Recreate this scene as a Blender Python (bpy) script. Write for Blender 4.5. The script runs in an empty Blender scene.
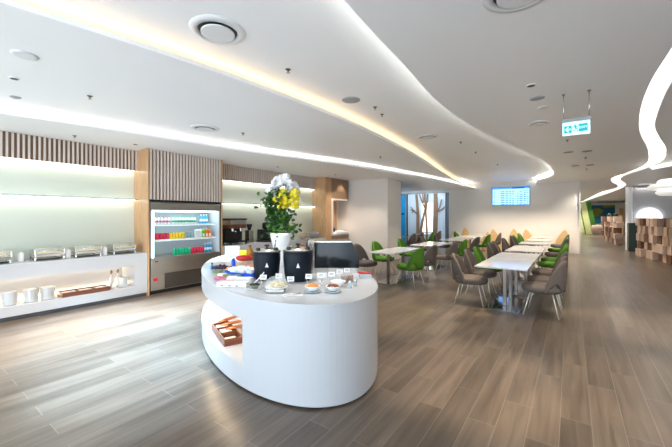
import bpy, bmesh, math, random
from mathutils import Vector, Matrix
R = math.radians
PI = math.pi
S = bpy.context.scene
C = S.collection
random.seed(7)

# ---------------------------------------------------------------- camera, world, light
CAM_H = 1.6
YAW = math.atan(235 / 330)
cam = bpy.data.cameras.new('camera')
cam.sensor_width = 36
cam.lens = 330 / 672 * 36
cam.shift_y = -7.0 / 672
cam.clip_start = 0.05
co = bpy.data.objects.new('camera', cam)
C.objects.link(co)
co.location = (0, 0, CAM_H)
co.rotation_euler = (R(90), 0, YAW)
S.camera = co
S.view_settings.view_transform = 'Standard'
S.view_settings.look = 'None'
S.view_settings.gamma = 1
S.view_settings.use_curve_mapping = False
S.view_settings.exposure = 0.66

w = bpy.data.worlds.new('world')
S.world = w
w.use_nodes = True
w.node_tree.nodes['Background'].inputs[0].default_value = (0.74, 0.87, 1.0, 1)
w.node_tree.nodes['Background'].inputs[1].default_value = 2.1


def area(name, loc, target, sx, sy, power, col, spread=180):
    l = bpy.data.lights.new(name, 'AREA')
    l.shape = 'RECTANGLE'
    l.size = sx
    l.size_y = sy
    l.energy = power
    l.color = col
    l.spread = R(spread)
    o = bpy.data.objects.new(name, l)
    C.objects.link(o)
    o.location = loc
    d = Vector(target) - Vector(loc)
    o.rotation_euler = d.to_track_quat('-Z', 'Y').to_euler()
    return o


def spot(name, loc, power, col=(1, 0.86, 0.68), angle=70, blend=0.6, size=0.04, tgt=None):
    l = bpy.data.lights.new(name, 'SPOT')
    l.energy = power
    l.color = col
    l.spot_size = R(angle)
    l.spot_blend = blend
    l.shadow_soft_size = size
    o = bpy.data.objects.new(name, l)
    C.objects.link(o)
    o.location = loc
    if tgt:
        o.rotation_euler = (Vector(tgt) - Vector(loc)).to_track_quat('-Z', 'Y').to_euler()
    return o


# daylight through the glass front behind the camera
area('daylight_window', (-3.6, -4.6, 2.2), (-4.0, 3.0, 0.5), 5.5, 1.8, 60, (0.70, 0.85, 1.0))
# added fill outside the glass front, aimed up to brighten the ceiling
area('ceiling_fill', (-1.5, -4.4, 0.25), (-1.5, 4.0, 3.2), 10.0, 1.4, 118, (0.84, 0.92, 1.0))
# added spots standing in for cool daylight on the floor left of the island
for x, y, p in [(-5.8, 2.1, 800), (-5.1, 1.95, 800), (-4.4, 1.85, 800), (-3.7, 1.55, 650), (-3.3, 1.4, 450), (-5.6, 2.9, 700), (-5.3, 3.8, 600)]:
    spot('cool_floor_fill', (x, y, 2.93), p, (0.44, 0.72, 1.0), angle=50 if y > 1.8 else 38, blend=0.6)
for x, y, p in [(-6.0, 1.2, 330), (-5.9, 2.2, 330), (-5.8, 3.3, 330), (-5.7, 4.4, 330), (-5.9, 5.6, 260)]:  # added spots, brighten the floor beside the counter in warm cream
    spot('cream_floor_fill', (x, y, 2.93), p, (1, .86, .68), angle=46, blend=0.8)
spot('corner_fill', (-3.9, 0.3, 2.93), 120, (1, .78, .52), angle=60)  # added spot, warms the near left corner of the floor
for y in (2.0, 3.2, 4.6):  # added warm fill along the counter
    spot('counter_fill', (-6.1, y, 2.93), 60, (1, .82, .62), angle=50)
# rows of warm ceiling spots over the dining tables and the aisle
for x, y, p in [(-1.0, 6.6, 45), (-1.0, 10.2, 45), (-1.0, 14.0, 45), (-3.4, 7.9, 50), (-3.4, 11.2, 45), (-3.2, 14.6, 45),
                (0.9, 5.2, 40), (0.9, 9.2, 45), (1.0, 13.5, 45), (-0.6, 3.4, 26), (-4.6, 16.0, 45), (1.0, 20, 60), (1.2, 27, 60), (1.2, 34, 60), (-6.0, 13.0, 45)]:
    spot('warm_spot', (x, y, 3.07), p * 3.0, angle=100)
for x, y, p in [(-2.3, 4.9, 130), (-0.9, 3.5, 150), (0.3, 2.7, 110), (0.9, 4.2, 110), (-1.9, 6.3, 110), (0.7, 6.6, 110)]:
    spot('pool_spot', (x, y, 3.07), p * 1.9, (1, .80, .56), angle=42, blend=0.7)
for x in (-4.6, -3.4, -2.2, -1.0, -0.1):  # added fill without fittings, brightens the back wall
    spot('back_wall_fill', (x, 15.7, 3.05), 130, angle=120)
for x, y in ((3.8, 18.0), (0.8, 17.0), (1.0, 24), (2.8, 27.0), (1.0, 31), (2.6, 33), (1.6, 37.0), (2.8, 39.5), (0.6, 39.5)):  # added spots, lift the dark hall on the right
    spot('hall_fill', (x, y, 3.05), 90 if y < 19 else 190, (1, .9, .76), angle=130)
for x, y, p in [(-5.9, 0.8, 150), (-5.9, 2.3, 150), (-5.8, 3.9, 150), (-6.2, 6.5, 150), (-5.0, 1.6, 150), (-4.9, 4.6, 150), (-4.4, 8.5, 150)]:
    spot('service_spot', (x, y, 2.93), p * .62, (1, .90, .78), angle=84)

# ---------------------------------------------------------------- materials
M = {}


def nt(name):
    m = bpy.data.materials.new(name)
    m.use_nodes = True
    b = m.node_tree.nodes['Principled BSDF']
    return m, m.node_tree.nodes, m.node_tree.links, b


def mat(name, col, rough=0.5, metal=0.0, noise=0.04, scale=30, emit=None, es=0, alpha=1, trans=0, spec=0.5, bump=0, coat=0):
    m, N, L, b = nt(name)
    c = (*col, 1)
    b.inputs['Roughness'].default_value = rough
    b.inputs['Metallic'].default_value = metal
    b.inputs['Specular IOR Level'].default_value = spec
    b.inputs['Coat Weight'].default_value = coat
    if alpha < 1:
        b.inputs['Alpha'].default_value = alpha
    if trans:
        b.inputs['Transmission Weight'].default_value = trans
    tc = N.new('ShaderNodeTexCoord')
    nz = N.new('ShaderNodeTexNoise')
    nz.inputs['Scale'].default_value = scale
    nz.inputs['Detail'].default_value = 3
    L.new(tc.outputs['Object'], nz.inputs['Vector'])
    mp = N.new('ShaderNodeMapRange')
    mp.inputs['To Min'].default_value = 1 - noise
    mp.inputs['To Max'].default_value = 1 + noise
    L.new(nz.outputs['Fac'], mp.inputs['Value'])
    mx = N.new('ShaderNodeVectorMath')
    mx.operation = 'SCALE'
    mx.inputs[0].default_value = col
    L.new(mp.outputs['Result'], mx.inputs['Scale'])
    L.new(mx.outputs['Vector'], b.inputs['Base Color'])
    if bump:
        bp = N.new('ShaderNodeBump')
        bp.inputs['Strength'].default_value = bump
        bp.inputs['Distance'].default_value = 0.01
        L.new(nz.outputs['Fac'], bp.inputs['Height'])
        L.new(bp.outputs['Normal'], b.inputs['Normal'])
    if emit:
        b.inputs['Emission Color'].default_value = (*emit, 1)
        b.inputs['Emission Strength'].default_value = es
    M[name] = m
    return m


def wood(name, c1, c2, rough=0.45, axis='Z', scale=9):
    m, N, L, b = nt(name)
    tc = N.new('ShaderNodeTexCoord')
    mp = N.new('ShaderNodeMapping')
    s = [scale, scale, scale]
    s['XYZ'.index(axis)] = scale * 0.08
    mp.inputs['Scale'].default_value = s
    L.new(tc.outputs['Object'], mp.inputs['Vector'])
    nz = N.new('ShaderNodeTexNoise')
    nz.inputs['Scale'].default_value = 4
    nz.inputs['Detail'].default_value = 6
    nz.inputs['Distortion'].default_value = 0.6
    L.new(mp.outputs['Vector'], nz.inputs['Vector'])
    cr = N.new('ShaderNodeValToRGB')
    cr.color_ramp.elements[0].position = 0.3
    cr.color_ramp.elements[0].color = (*c1, 1)
    cr.color_ramp.elements[1].position = 0.7
    cr.color_ramp.elements[1].color = (*c2, 1)
    L.new(nz.outputs['Fac'], cr.inputs['Fac'])
    L.new(cr.outputs['Color'], b.inputs['Base Color'])
    b.inputs['Roughness'].default_value = rough
    M[name] = m
    return m


def emis(name, col, st):
    m, N, L, b = nt(name)
    b.inputs['Base Color'].default_value = (*col, 1)
    b.inputs['Emission Color'].default_value = (*col, 1)
    b.inputs['Emission Strength'].default_value = st
    M[name] = m
    return m


def floor_mat():
    m, N, L, b = nt('floor_planks')
    tc = N.new('ShaderNodeTexCoord')
    mp = N.new('ShaderNodeMapping')
    mp.inputs['Rotation'].default_value = (0, 0, R(90))
    mp.inputs['Location'].default_value = (0.35, 0.07, 0)
    L.new(tc.outputs['Object'], mp.inputs['Vector'])
    br = N.new('ShaderNodeTexBrick')
    br.offset = 0.37
    br.offset_frequency = 2
    br.inputs['Scale'].default_value = 1
    br.inputs['Brick Width'].default_value = 1.2
    br.inputs['Row Height'].default_value = 0.2
    br.inputs['Mortar Size'].default_value = 0.0025
    br.inputs['Mortar Smooth'].default_value = 0.1
    br.inputs['Bias'].default_value = 0
    br.inputs['Color1'].default_value = (0.0, 0.0, 0.0, 1)
    br.inputs['Color2'].default_value = (1, 1, 1, 1)
    br.inputs['Mortar'].default_value = (0.5, 0.5, 0.5, 1)
    L.new(mp.outputs['Vector'], br.inputs['Vector'])
    m2 = N.new('ShaderNodeMapping')
    m2.inputs['Scale'].default_value = (11, 0.7, 1)
    L.new(tc.outputs['Object'], m2.inputs['Vector'])
    # shift the grain per plank
    ad = N.new('ShaderNodeVectorMath')
    ad.operation = 'MULTIPLY_ADD'
    ad.inputs[1].default_value = (9, 9, 9)
    L.new(br.outputs['Color'], ad.inputs[0])
    L.new(m2.outputs['Vector'], ad.inputs[2])
    nz = N.new('ShaderNodeTexNoise')
    nz.inputs['Scale'].default_value = 1.2
    nz.inputs['Detail'].default_value = 7
    nz.inputs['Distortion'].default_value = 0.8
    L.new(ad.outputs['Vector'], nz.inputs['Vector'])
    cr = N.new('ShaderNodeValToRGB')
    e = cr.color_ramp.elements
    e[0].position = 0.30
    e[0].color = (0.072, 0.055, 0.042, 1)
    e[1].position = 0.72
    e[1].color = (0.146, 0.113, 0.087, 1)
    L.new(nz.outputs['Fac'], cr.inputs['Fac'])
    mr = N.new('ShaderNodeMapRange')
    mr.inputs['To Min'].default_value = 0.78
    mr.inputs['To Max'].default_value = 1.18
    L.new(br.outputs['Color'], mr.inputs['Value'])
    sc = N.new('ShaderNodeVectorMath')
    sc.operation = 'SCALE'
    L.new(cr.outputs['Color'], sc.inputs[0])
    L.new(mr.outputs['Result'], sc.inputs['Scale'])
    mx = N.new('ShaderNodeMix')
    mx.data_type = 'RGBA'
    L.new(br.outputs['Fac'], mx.inputs['Factor'])
    L.new(sc.outputs['Vector'], mx.inputs['A'])
    mx.inputs['B'].default_value = (0.19, 0.16, 0.13, 1)
    L.new(mx.outputs['Result'], b.inputs['Base Color'])
    b.inputs['Roughness'].default_value = 0.28
    b.inputs['Specular IOR Level'].default_value = 0.5
    M['floor'] = m


floor_mat()
mat('ceiling', (0.90, 0.90, 0.90), 0.45, noise=0.01, scale=2)
mat('wall_white', (0.76, 0.725, 0.685), 0.6, noise=0.015, scale=3)
mat('wall_grey', (0.55, 0.55, 0.57), 0.6, noise=0.02, scale=3)
mat('backsplash', (0.70, 0.735, 0.63), 0.12, noise=0.02, scale=2, coat=0.3)
mat('solid_white', (0.53, 0.545, 0.57), 0.25, noise=0.01, scale=4)
mat('toekick', (0.10, 0.11, 0.12), 0.3, noise=0.05)
wood('slat', (0.68, 0.58, 0.51), (0.78, 0.68, 0.61))
wood('slat_back', (0.19, 0.115, 0.07), (0.28, 0.175, 0.11))
wood('oak', (0.50, 0.28, 0.13), (0.66, 0.41, 0.22), 0.35)
wood('oak_dark', (0.22, 0.13, 0.075), (0.33, 0.205, 0.12), 0.4)
wood('tray_wood', (0.12, 0.032, 0.012), (0.22, 0.07, 0.03), 0.35, 'Y', 14)
wood('leaf_wood', (0.60, 0.38, 0.17), (0.74, 0.50, 0.26), 0.5, 'X')
wood('block_pale', (0.50, 0.35, 0.26), (0.66, 0.50, 0.39), 0.6)
wood('block_mid', (0.34, 0.22, 0.15), (0.46, 0.31, 0.22), 0.6)
wood('block_dark', (0.12, 0.05, 0.03), (0.20, 0.09, 0.05), 0.6)
wood('mural_wood', (0.20, 0.115, 0.065), (0.34, 0.215, 0.13), 0.6)
mat('steel', (0.62, 0.60, 0.56), 0.25, 1, scale=60)
mat('steel_panel', (0.50, 0.46, 0.41), 0.32, 1, scale=10, noise=0.03)
mat('chrome', (0.80, 0.79, 0.77), 0.08, 1)
mat('chrome_dark', (0.34, 0.33, 0.33), 0.12, 1)
mat('chrome_post', (0.26, 0.23, 0.21), 0.28, 1)
mat('grey_fabric', (0.125, 0.10, 0.088), 0.9, noise=0.12, scale=160, bump=0.3)
mat('green_fabric', (0.058, 0.17, 0.006), 0.85, noise=0.12, scale=160, bump=0.3)
mat('leg_white', (0.72, 0.69, 0.64), 0.3, 0.3)
mat('table_white', (0.62, 0.62, 0.62), 0.09, noise=0.01)
mat('black', (0.015, 0.015, 0.017), 0.4)
mat('black_gloss', (0.012, 0.014, 0.018), 0.12)
mat('kettle', (0.003, 0.007, 0.014), 0.5, noise=0.2, scale=90, spec=0.25)
mat('ceramic', (0.85, 0.85, 0.84), 0.15, noise=0.01)
mat('ceramic_blue', (0.45, 0.53, 0.58), 0.2)
mat('bowl_green', (0.20, 0.23, 0.16), 0.3)
mat('paper', (0.85, 0.85, 0.86), 0.7)
mat('ink', (0.10, 0.10, 0.14), 0.7)
mat('leaf', (0.022, 0.085, 0.014), 0.4, noise=0.4, scale=25)
mat('leaf_light', (0.08, 0.22, 0.02), 0.4, noise=0.3, scale=25)
mat('petal_white', (0.95, 0.93, 0.94), 0.6)
mat('petal_yellow', (0.82, 0.68, 0.02), 0.6, noise=0.2)
mat('stem', (0.10, 0.16, 0.03), 0.5)
mat('smoke_glass', (0.008, 0.013, 0.018), 0.12, spec=0.3, alpha=0.95, noise=0.1)
mat('glass', (0.85, 0.92, 0.92), 0.03, alpha=0.22, noise=0)
mat('glass_blue', (0.55, 0.70, 0.82), 0.05, alpha=0.35, noise=0)
mat('red', (0.62, 0.015, 0.02), 0.35, noise=0.15)
mat('can_red', (0.60, 0.02, 0.06), 0.3)
mat('can_yellow', (0.85, 0.60, 0.0), 0.3)
mat('can_green', (0.0, 0.42, 0.20), 0.3)
mat('can_grey', (0.25, 0.38, 0.42), 0.3)
mat('water_blue', (0.03, 0.33, 0.62), 0.2)
mat('juice_orange', (0.90, 0.22, 0.01), 0.4)
mat('juice_green', (0.15, 0.50, 0.01), 0.4)
mat('blue_plastic', (0.02, 0.10, 0.75), 0.3)
mat('ice', (0.78, 0.85, 0.90), 0.15, noise=0.2, scale=60)
mat('orange_fruit', (0.90, 0.40, 0.01), 0.45, noise=0.1)
mat('grape', (0.05, 0.01, 0.05), 0.3)
mat('pink', (0.62, 0.16, 0.26), 0.5, noise=0.1)
mat('packet_green', (0.16, 0.26, 0.10), 0.5, noise=0.3)
mat('copper', (0.55, 0.20, 0.08), 0.3, 0.6)
mat('grille', (0.13, 0.115, 0.10), 0.4, 0.8)
mat('amber', (0.45, 0.17, 0.01), 0.15)
mat('cheese', (0.85, 0.62, 0.25), 0.5, noise=0.25, scale=50)
mat('nuts', (0.25, 0.07, 0.025), 0.6, noise=0.4, scale=80)
mat('cereal', (0.75, 0.28, 0.04), 0.6, noise=0.3, scale=60)
mat('seeds', (0.02, 0.018, 0.015), 0.5, noise=0.4, scale=90)
mat('cyan_wall', (0.0, 0.30, 0.62), 0.4)
mat('panel_green', (0.03, 0.16, 0.012), 0.5)
mat('panel_cream', (0.66, 0.70, 0.33), 0.5, noise=0.1, scale=2)
mat('map_blue', (0.0, 0.10, 0.22), 0.5, noise=0.2, scale=2)
mat('map_green', (0.19, 0.23, 0.02), 0.5, noise=0.25, scale=3)
mat('dark_green', (0.012, 0.03, 0.022), 0.4)
mat('diffuser', (0.74, 0.74, 0.74), 0.4)
mat('speaker_grey', (0.36, 0.36, 0.37), 0.7)
mat('mural_glass', (0.62, 0.72, 0.80), 0.25, noise=0.03, scale=2)
emis('led_cool', (1.0, 0.96, 0.90), 4.5)
emis('led_warm', (1.0, 0.74, 0.44), 3.6)
emis('led_green', (0.97, 1.0, 0.95), 11)
emis('luminous', (1.0, 0.97, 0.92), 1.15)
emis('led_wall', (1.0, 0.97, 0.86), 5.0)
emis('led_niche', (1.0, 0.78, 0.52), 15)
emis('fridge_light', (0.70, 0.95, 1.0), 3.6)
emis('lamp_white', (0.95, 0.98, 1.0), 1.6)
emis('pendant_glow', (1.0, 0.99, 0.94), 0.3)
emis('screen_blue', (0.05, 0.26, 1.0), 0.8)
emis('screen_light', (0.34, 0.62, 1.0), 0.95)
emis('screen_dark', (0.0, 0.05, 0.5), 0.4)
emis('exit_white', (0.65, 1.0, 1.0), 0.42)
emis('exit_green', (0.0, 0.42, 0.46), 0.25)
emis('mural_light', (1.0, 0.95, 0.88), 0.9)

# ---------------------------------------------------------------- helpers


class MB:
    """collects shapes and builds them as one mesh object"""

    def __init__(self):
        self.v = []
        self.f = []
        self.sm = []

    def add(self, verts, faces, smooth=False, mx=None):
        n = len(self.v)
        for p in verts:
            p = Vector(p)
            self.v.append(tuple(mx @ p) if mx else tuple(p))
        for fc in faces:
            self.f.append([i + n for i in fc])
            self.sm.append(smooth)
        return self

    def box(self, x0, x1, y0, y1, z0, z1, mx=None):
        vs = [(x, y, z) for z in (z0, z1) for y in (y0, y1) for x in (x0, x1)]
        fs = [(0, 2, 3, 1), (4, 5, 7, 6), (0, 1, 5, 4), (2, 6, 7, 3), (0, 4, 6, 2), (1, 3, 7, 5)]
        return self.add(vs, fs, False, mx)

    def rbox(self, x0, x1, y0, y1, z0, z1, r=0.01, mx=None):
        """box with chamfered edges"""
        bm = bmesh.new()
        bmesh.ops.create_cube(bm, size=1)
        for q in bm.verts:
            q.co = Vector(((x0 + x1) / 2 + q.co.x * (x1 - x0), (y0 + y1) / 2 + q.co.y * (y1 - y0), (z0 + z1) / 2 + q.co.z * (z1 - z0)))
        r = min(r, 0.49 * min(x1 - x0, y1 - y0, z1 - z0))
        bmesh.ops.bevel(bm, geom=bm.edges[:], offset=r, segments=2, affect='EDGES', profile=0.5)
        self.add([q.co.copy() for q in bm.verts], [[q.index for q in fc.verts] for fc in bm.faces], False, mx)
        bm.free()
        return self

    def lathe(self, prof, n=24, cx=0, cy=0, cz=0, mx=None, smooth=True):
        vs = []
        fs = []
        for (r, z) in prof:
            for k in range(n):
                a = 2 * PI * k / n
                vs.append((cx + r * math.cos(a), cy + r * math.sin(a), cz + z))
        for i in range(len(prof) - 1):
            for k in range(n):
                a, b = i * n + k, i * n + (k + 1) % n
                fs.append((a, b, b + n, a + n))
        self.add(vs, fs, smooth, mx)
        m = len(prof) - 1
        self.add(vs[:n], [list(range(n))[::-1]], False, mx)
        self.add(vs[m * n:], [list(range(n))], False, mx)
        return self

    def tube(self, pts, r, n=8, r2=None):
        pts = [Vector(p) for p in pts]
        m = len(pts)
        vs = []
        fs = []
        for i, p in enumerate(pts):
            d = (pts[min(i + 1, m - 1)] - pts[max(i - 1, 0)]).normalized()
            up = Vector((0, 0, 1)) if abs(d.z) < 0.9 else Vector((1, 0, 0))
            a = d.cross(up).normalized()
            b = d.cross(a)
            rr = r if r2 is None else r + (r2 - r) * i / (m - 1)
            for k in range(n):
                t = 2 * PI * k / n
                vs.append(p + a * rr * math.cos(t) + b * rr * math.sin(t))
        for i in range(m - 1):
            for k in range(n):
                q, s = i * n + k, i * n + (k + 1) % n
                fs.append((q, q + n, s + n, s))
        fs.append(list(range(n)))
        fs.append([(m - 1) * n + k for k in range(n)][::-1])
        return self.add(vs, fs, True)

    def prism(self, poly, z0, z1, mx=None):
        n = len(poly)
        vs = [(x, y, z0) for x, y in poly] + [(x, y, z1) for x, y in poly]
        fs = [list(range(n))[::-1], [n + i for i in range(n)]]
        fs += [(i, (i + 1) % n, n + (i + 1) % n, n + i) for i in range(n)]
        return self.add(vs, fs, False, mx)

    def sphere(self, x, y, z, r, n=10, sz=1.0):
        prof = [(max(1e-4, r * math.sin(PI * i / n)), -r * sz * math.cos(PI * i / n)) for i in range(n + 1)]
        return self.lathe(prof, n + 2, x, y, z)

    def build(self, name, m, parent=None, loc=None):
        me = bpy.data.meshes.new(name)
        me.from_pydata(self.v, [], self.f)
        me.update()
        bm = bmesh.new()
        bm.from_mesh(me)
        bmesh.ops.recalc_face_normals(bm, faces=bm.faces[:])
        bm.to_mesh(me)
        bm.free()
        me.polygons.foreach_set('use_smooth', self.sm)
        me.materials.append(M[m] if isinstance(m, str) else m)
        o = bpy.data.objects.new(name, me)
        C.objects.link(o)
        if parent:
            o.parent = parent
        if loc:
            o.location = loc
        return o


def tag(o, label=None, cat=None, group=None, kind=None):
    if label:
        o['label'] = label
    if cat:
        o['category'] = cat
    if group:
        o['group'] = group
    if kind:
        o['kind'] = kind
    return o


def thing(name, label, cat, loc=(0, 0, 0), rz=0, group=None):
    o = bpy.data.objects.new(name, None)
    o.empty_display_size = 0.1
    C.objects.link(o)
    o.location = loc
    o.rotation_euler = (0, 0, rz)
    return tag(o, label, cat, group)


def struct(o):
    o['kind'] = 'structure'
    return o


def kids(o):
    return [c for c in C.objects if c.parent == o]


def dup(o, loc, rz=None, label=None, group=None, parent=None):
    r = o.copy()
    C.objects.link(r)
    if loc is not None:
        r.location = loc
    if rz is not None:
        r.rotation_euler = (0, 0, rz)
    if label:
        r['label'] = label
    if group:
        r['group'] = group
    if parent:
        r.parent = parent
    for ch in kids(o):
        if ch is not r:
            dup(ch, None, parent=r)
    return r


ORD = ['first', 'second', 'third', 'fourth', 'fifth', 'sixth', 'seventh', 'eighth', 'ninth', 'tenth', 'eleventh', 'twelfth', 'thirteenth', 'fourteenth', 'fifteenth']


def curve(pts):
    """smooth x(y) through points (x, y), Hermite with finite-difference slopes"""
    pts = sorted(pts, key=lambda p: p[1])
    n = len(pts)
    sl = []
    for i in range(n):
        a, b = pts[max(0, i - 1)], pts[min(n - 1, i + 1)]
        sl.append((b[0] - a[0]) / (b[1] - a[1]))

    def fn(y):
        if y <= pts[0][1]:
            return pts[0][0] + sl[0] * (y - pts[0][1])
        if y >= pts[-1][1]:
            return pts[-1][0] + sl[-1] * (y - pts[-1][1])
        for i in range(n - 1):
            if y <= pts[i + 1][1]:
                h = pts[i + 1][1] - pts[i][1]
                t = (y - pts[i][1]) / h
                return ((2 * t**3 - 3 * t**2 + 1) * pts[i][0] + (t**3 - 2 * t**2 + t) * h * sl[i]
                        + (-2 * t**3 + 3 * t**2) * pts[i + 1][0] + (t**3 - t**2) * h * sl[i + 1])
    return fn


def strip(fl, fr, ys, z0, z1):
    """solid slab between two curves"""
    b = MB()
    vs = []
    for y in ys:
        l, r = fl(y), fr(y)
        vs += [(l, y, z0), (r, y, z0), (r, y, z1), (l, y, z1)]
    fs = []
    for i in range(len(ys) - 1):
        a = 4 * i
        for k in range(4):
            fs.append((a + k, a + (k + 1) % 4, a + 4 + (k + 1) % 4, a + 4 + k))
    fs += [(0, 1, 2, 3), tuple(4 * (len(ys) - 1) + k for k in (3, 2, 1, 0))]
    b.add(vs, fs)
    return b


def frange(a, b, n):
    return [a + (b - a) * i / n for i in range(n + 1)]


# ---------------------------------------------------------------- the room
b = MB()
b.box(-14, 9, -3.0, 46, -0.1, 0)
struct(b.build('floor', 'floor'))

c1 = curve([(-6.75, -6), (-6.45, -1), (-6.23, 0.99), (-6.0, 2.06), (-5.59, 4.68), (-4.89, 7.53), (-4.25, 12.0), (-3.9, 17.5)])
c2 = curve([(-3.9, -6), (-3.5, -1), (-3.25, 0.55), (-3.07, 1.6), (-2.97, 2.49), (-2.89, 4.45), (-3.10, 7.6), (-3.56, 10.97), (-4.0, 14.5), (-4.2, 17.5)])
c3 = curve([(-0.9, -6), (-1.15, 0.5), (-1.29, 1.98), (-1.34, 2.94), (-1.42, 4.38), (-1.3, 6.17), (-0.93, 8.37), (-0.58, 10.7), (-0.49, 13.1), (-0.60, 14.8), (-1.15, 16.2), (-1.3, 17.5)])
sL = curve([(0.9, -6), (0.75, 2), (0.73, 4.18), (0.72, 4.94), (0.76, 5.8), (0.84, 6.7), (1.01, 8.0), (1.44, 10.3), (1.73, 12.72), (1.55, 14.94), (1.3, 16.71), (1.42, 18.42), (1.93, 21.97), (1.52, 25.89), (1.2, 33)])
sR = curve([(1.3, -6), (0.95, 3), (0.92, 5.21), (0.99, 6.22), (1.13, 7.52), (1.35, 8.58), (1.72, 10.23), (2.0, 12.3), (1.89, 14.14), (1.61, 15.97), (1.65, 17.71), (2.15, 20.91), (2.11, 24.88), (1.6, 33)])
ZS, Z2, Z3, Z4 = 2.98, 3.10, 3.26, 3.10
near = frange(-3.0, 17.5, 82)
b = strip(lambda y: -14, c1, near, ZS, ZS + 0.04)
b.box(-14, -5.2, 17.5, 24, ZS, ZS + 0.04)
struct(b.build('ceiling', 'ceiling'))
b = strip(lambda y: c1(y) - 0.30, c2, near, Z2, Z2 + 0.04)
struct(b.build('ceiling', 'ceiling'))
b = strip(lambda y: c2(y) - 0.30, lambda y: c3(y) + 0.30, near, Z3, Z3 + 0.04)
struct(b.build('ceiling', 'ceiling'))
far = near + frange(17.75, 46, 113)
b = strip(c3, sL, near, Z4, Z4 + 0.04)
bb = strip(lambda y: 0.1, sL, far[len(near) - 1:], Z4, Z4 + 0.04)
b.add(bb.v, bb.f)
bb = strip(sR, lambda y: 9, far, Z4, Z4 + 0.04)
b.add(bb.v, bb.f)
struct(b.build('ceiling', 'ceiling'))
# slot closures behind the cove lips
b = MB()
for fn, z0, z1 in ((lambda y: c1(y) - 0.30, ZS + 0.04, Z2 + 0.04), (lambda y: c2(y) - 0.30, Z2 + 0.04, Z3 + 0.04), (lambda y: c3(y) + 0.30, Z4 + 0.04, Z3 + 0.04),
                   (lambda y: sL(y) - 0.05, Z4 + 0.04, 3.34), (lambda y: sR(y) + 0.05, Z4 + 0.04, 3.34)):
    rng = far if z1 == 3.34 else near
    bb = strip(lambda y: fn(y) - 0.02, lambda y: fn(y) + 0.02, rng, z0, z1)
    b.add(bb.v, bb.f)
struct(b.build('trim_1', 'ceiling'))


def led(fn, w, z, m, rng, label):
    o = strip(lambda y: fn(y) - w, lambda y: fn(y) + w, rng, z, z + 0.012).build('cove_light_strip', m)
    return tag(o, label, 'light strip')


led(lambda y: c1(y) - 0.07, 0.02, ZS + 0.04, 'led_cool', near, 'white cove light strip along the ceiling edge nearest the slatted wall')
led(lambda y: c2(y) - 0.09, 0.02, Z2 + 0.04, 'led_warm', near, 'warm cove light strip running down the middle of the ceiling')
led(lambda y: c3(y) + 0.05, 0.015, Z4 + 0.04, 'led_green', near, 'cove light strip on the wavy ceiling edge before the exit sign')
o = strip(lambda y: sL(y) - 0.05, lambda y: sR(y) + 0.05, far, 3.30, 3.33).build('snake_ceiling_light', 'luminous')
tag(o, 'long white snaking light channel recessed in the right ceiling', 'ceiling light')

o = MB()
o.add([(x, y, z) for z in (3.075, 3.099) for x, y in ((1.95, 13.6), (2.08, 14.2), (2.9, 12.2), (6.0, 9.5), (5.9, 9.1), (2.7, 11.6))], [(0, 1, 2, 3, 4, 5), (11, 10, 9, 8, 7, 6)] + [(i, (i + 1) % 6, 6 + (i + 1) % 6, 6 + i) for i in range(6)])
tag(o.build('side_ceiling_light', 'luminous'), 'narrow white ceiling light branching right from the snaking channel', 'ceiling light')

# left service wall ------------------------------------------------------
XB, XS, XF = -7.56, -7.42, -6.97   # backsplash, slat, counter front planes
Y1, Y2 = 3.22, 4.97                # fridge bay
Y3, Y4 = 9.16, 10.70
b = MB()
b.box(XB - 0.2, XB, -6, Y3, 0, ZS)
struct(b.build('wall_left', 'backsplash'))
b = MB()
b.box(XB - 0.2, XB + 0.05, Y4 - 0.1, Y4, 0, ZS)
b.box(XB - 0.2, -5.35, Y4, Y4 + 1.15, 0, ZS)
struct(b.build('wall_column', 'wall_white')); C.objects['wall_column'].name = 'wall_middle'
# back wall with the flight screen
b = MB()
b.box(-5.2, 0.29, 17.5, 17.7, 0, 3.3)
struct(b.build('wall_back', 'wall_white'))
# upright edge panel at its free end
b = MB()
b.box(0.285, 0.33, 17.44, 17.72, 0, 3.1)
struct(b.build('trim_2', 'solid_white'))


def slats(y0, y1, x, z0, z1, name):
    b = MB()
    b.box(XB + 0.001 if x < -7.2 else x - 0.06, x - 0.035, y0, y1, z0, z1)
    t = thing(name, None, None, (0, 0, 0))
    b.build('backing_panel', 'slat_back', t)
    b = MB()
    n = int((y1 - y0) / 0.067)
    p = (y1 - y0) / n
    for i in range(n):
        b.box(x - 0.036, x, y0 + (i + .6) * p, y0 + (i + .6) * p + 0.026, z0, z1)
    b.build('slats', 'slat', t)['label'] = 'row of pale vertical wood slats'
    return t


tag(slats(-5.5, Y1, XS, 2.56, ZS - 0.002, 'slatted_bulkhead'), 'slatted wood bulkhead above the buffet counter with chafing dishes', 'wall panel', 'slatted wood bulkheads')
tag(slats(Y2 + 0.02, Y3, XS, 2.56, ZS - 0.002, 'slatted_bulkhead'), 'slatted wood bulkhead above the coffee counter right of the fridge', 'wall panel', 'slatted wood bulkheads')
# LED strips hidden under bulkheads and shelves
for y0, y1, nm in ((-5.5, Y1 - 0.03, 'buffet counter'), (Y2 + 0.05, Y3 - 0.03, 'coffee counter')):
    for z, xx, wh in ((2.545, XB + 0.06, 'under the slatted bulkhead'), (1.925, XB + 0.10, 'under the glass shelf')):
        b = MB()
        b.box(xx - 0.02, xx + 0.02, y0, y1, z, z + 0.012)
        tag(b.build('led_strip', 'led_wall'), 'white light strip %s over the %s' % (wh, nm), 'light strip')
    b = MB()
    b.rbox(XB, XB + 0.26, y0, y1, 1.94, 1.965, 0.004)
    tag(b.build('wall_shelf', 'glass_blue'), 'thin glass wall shelf above the %s' % nm, 'shelf')

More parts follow.
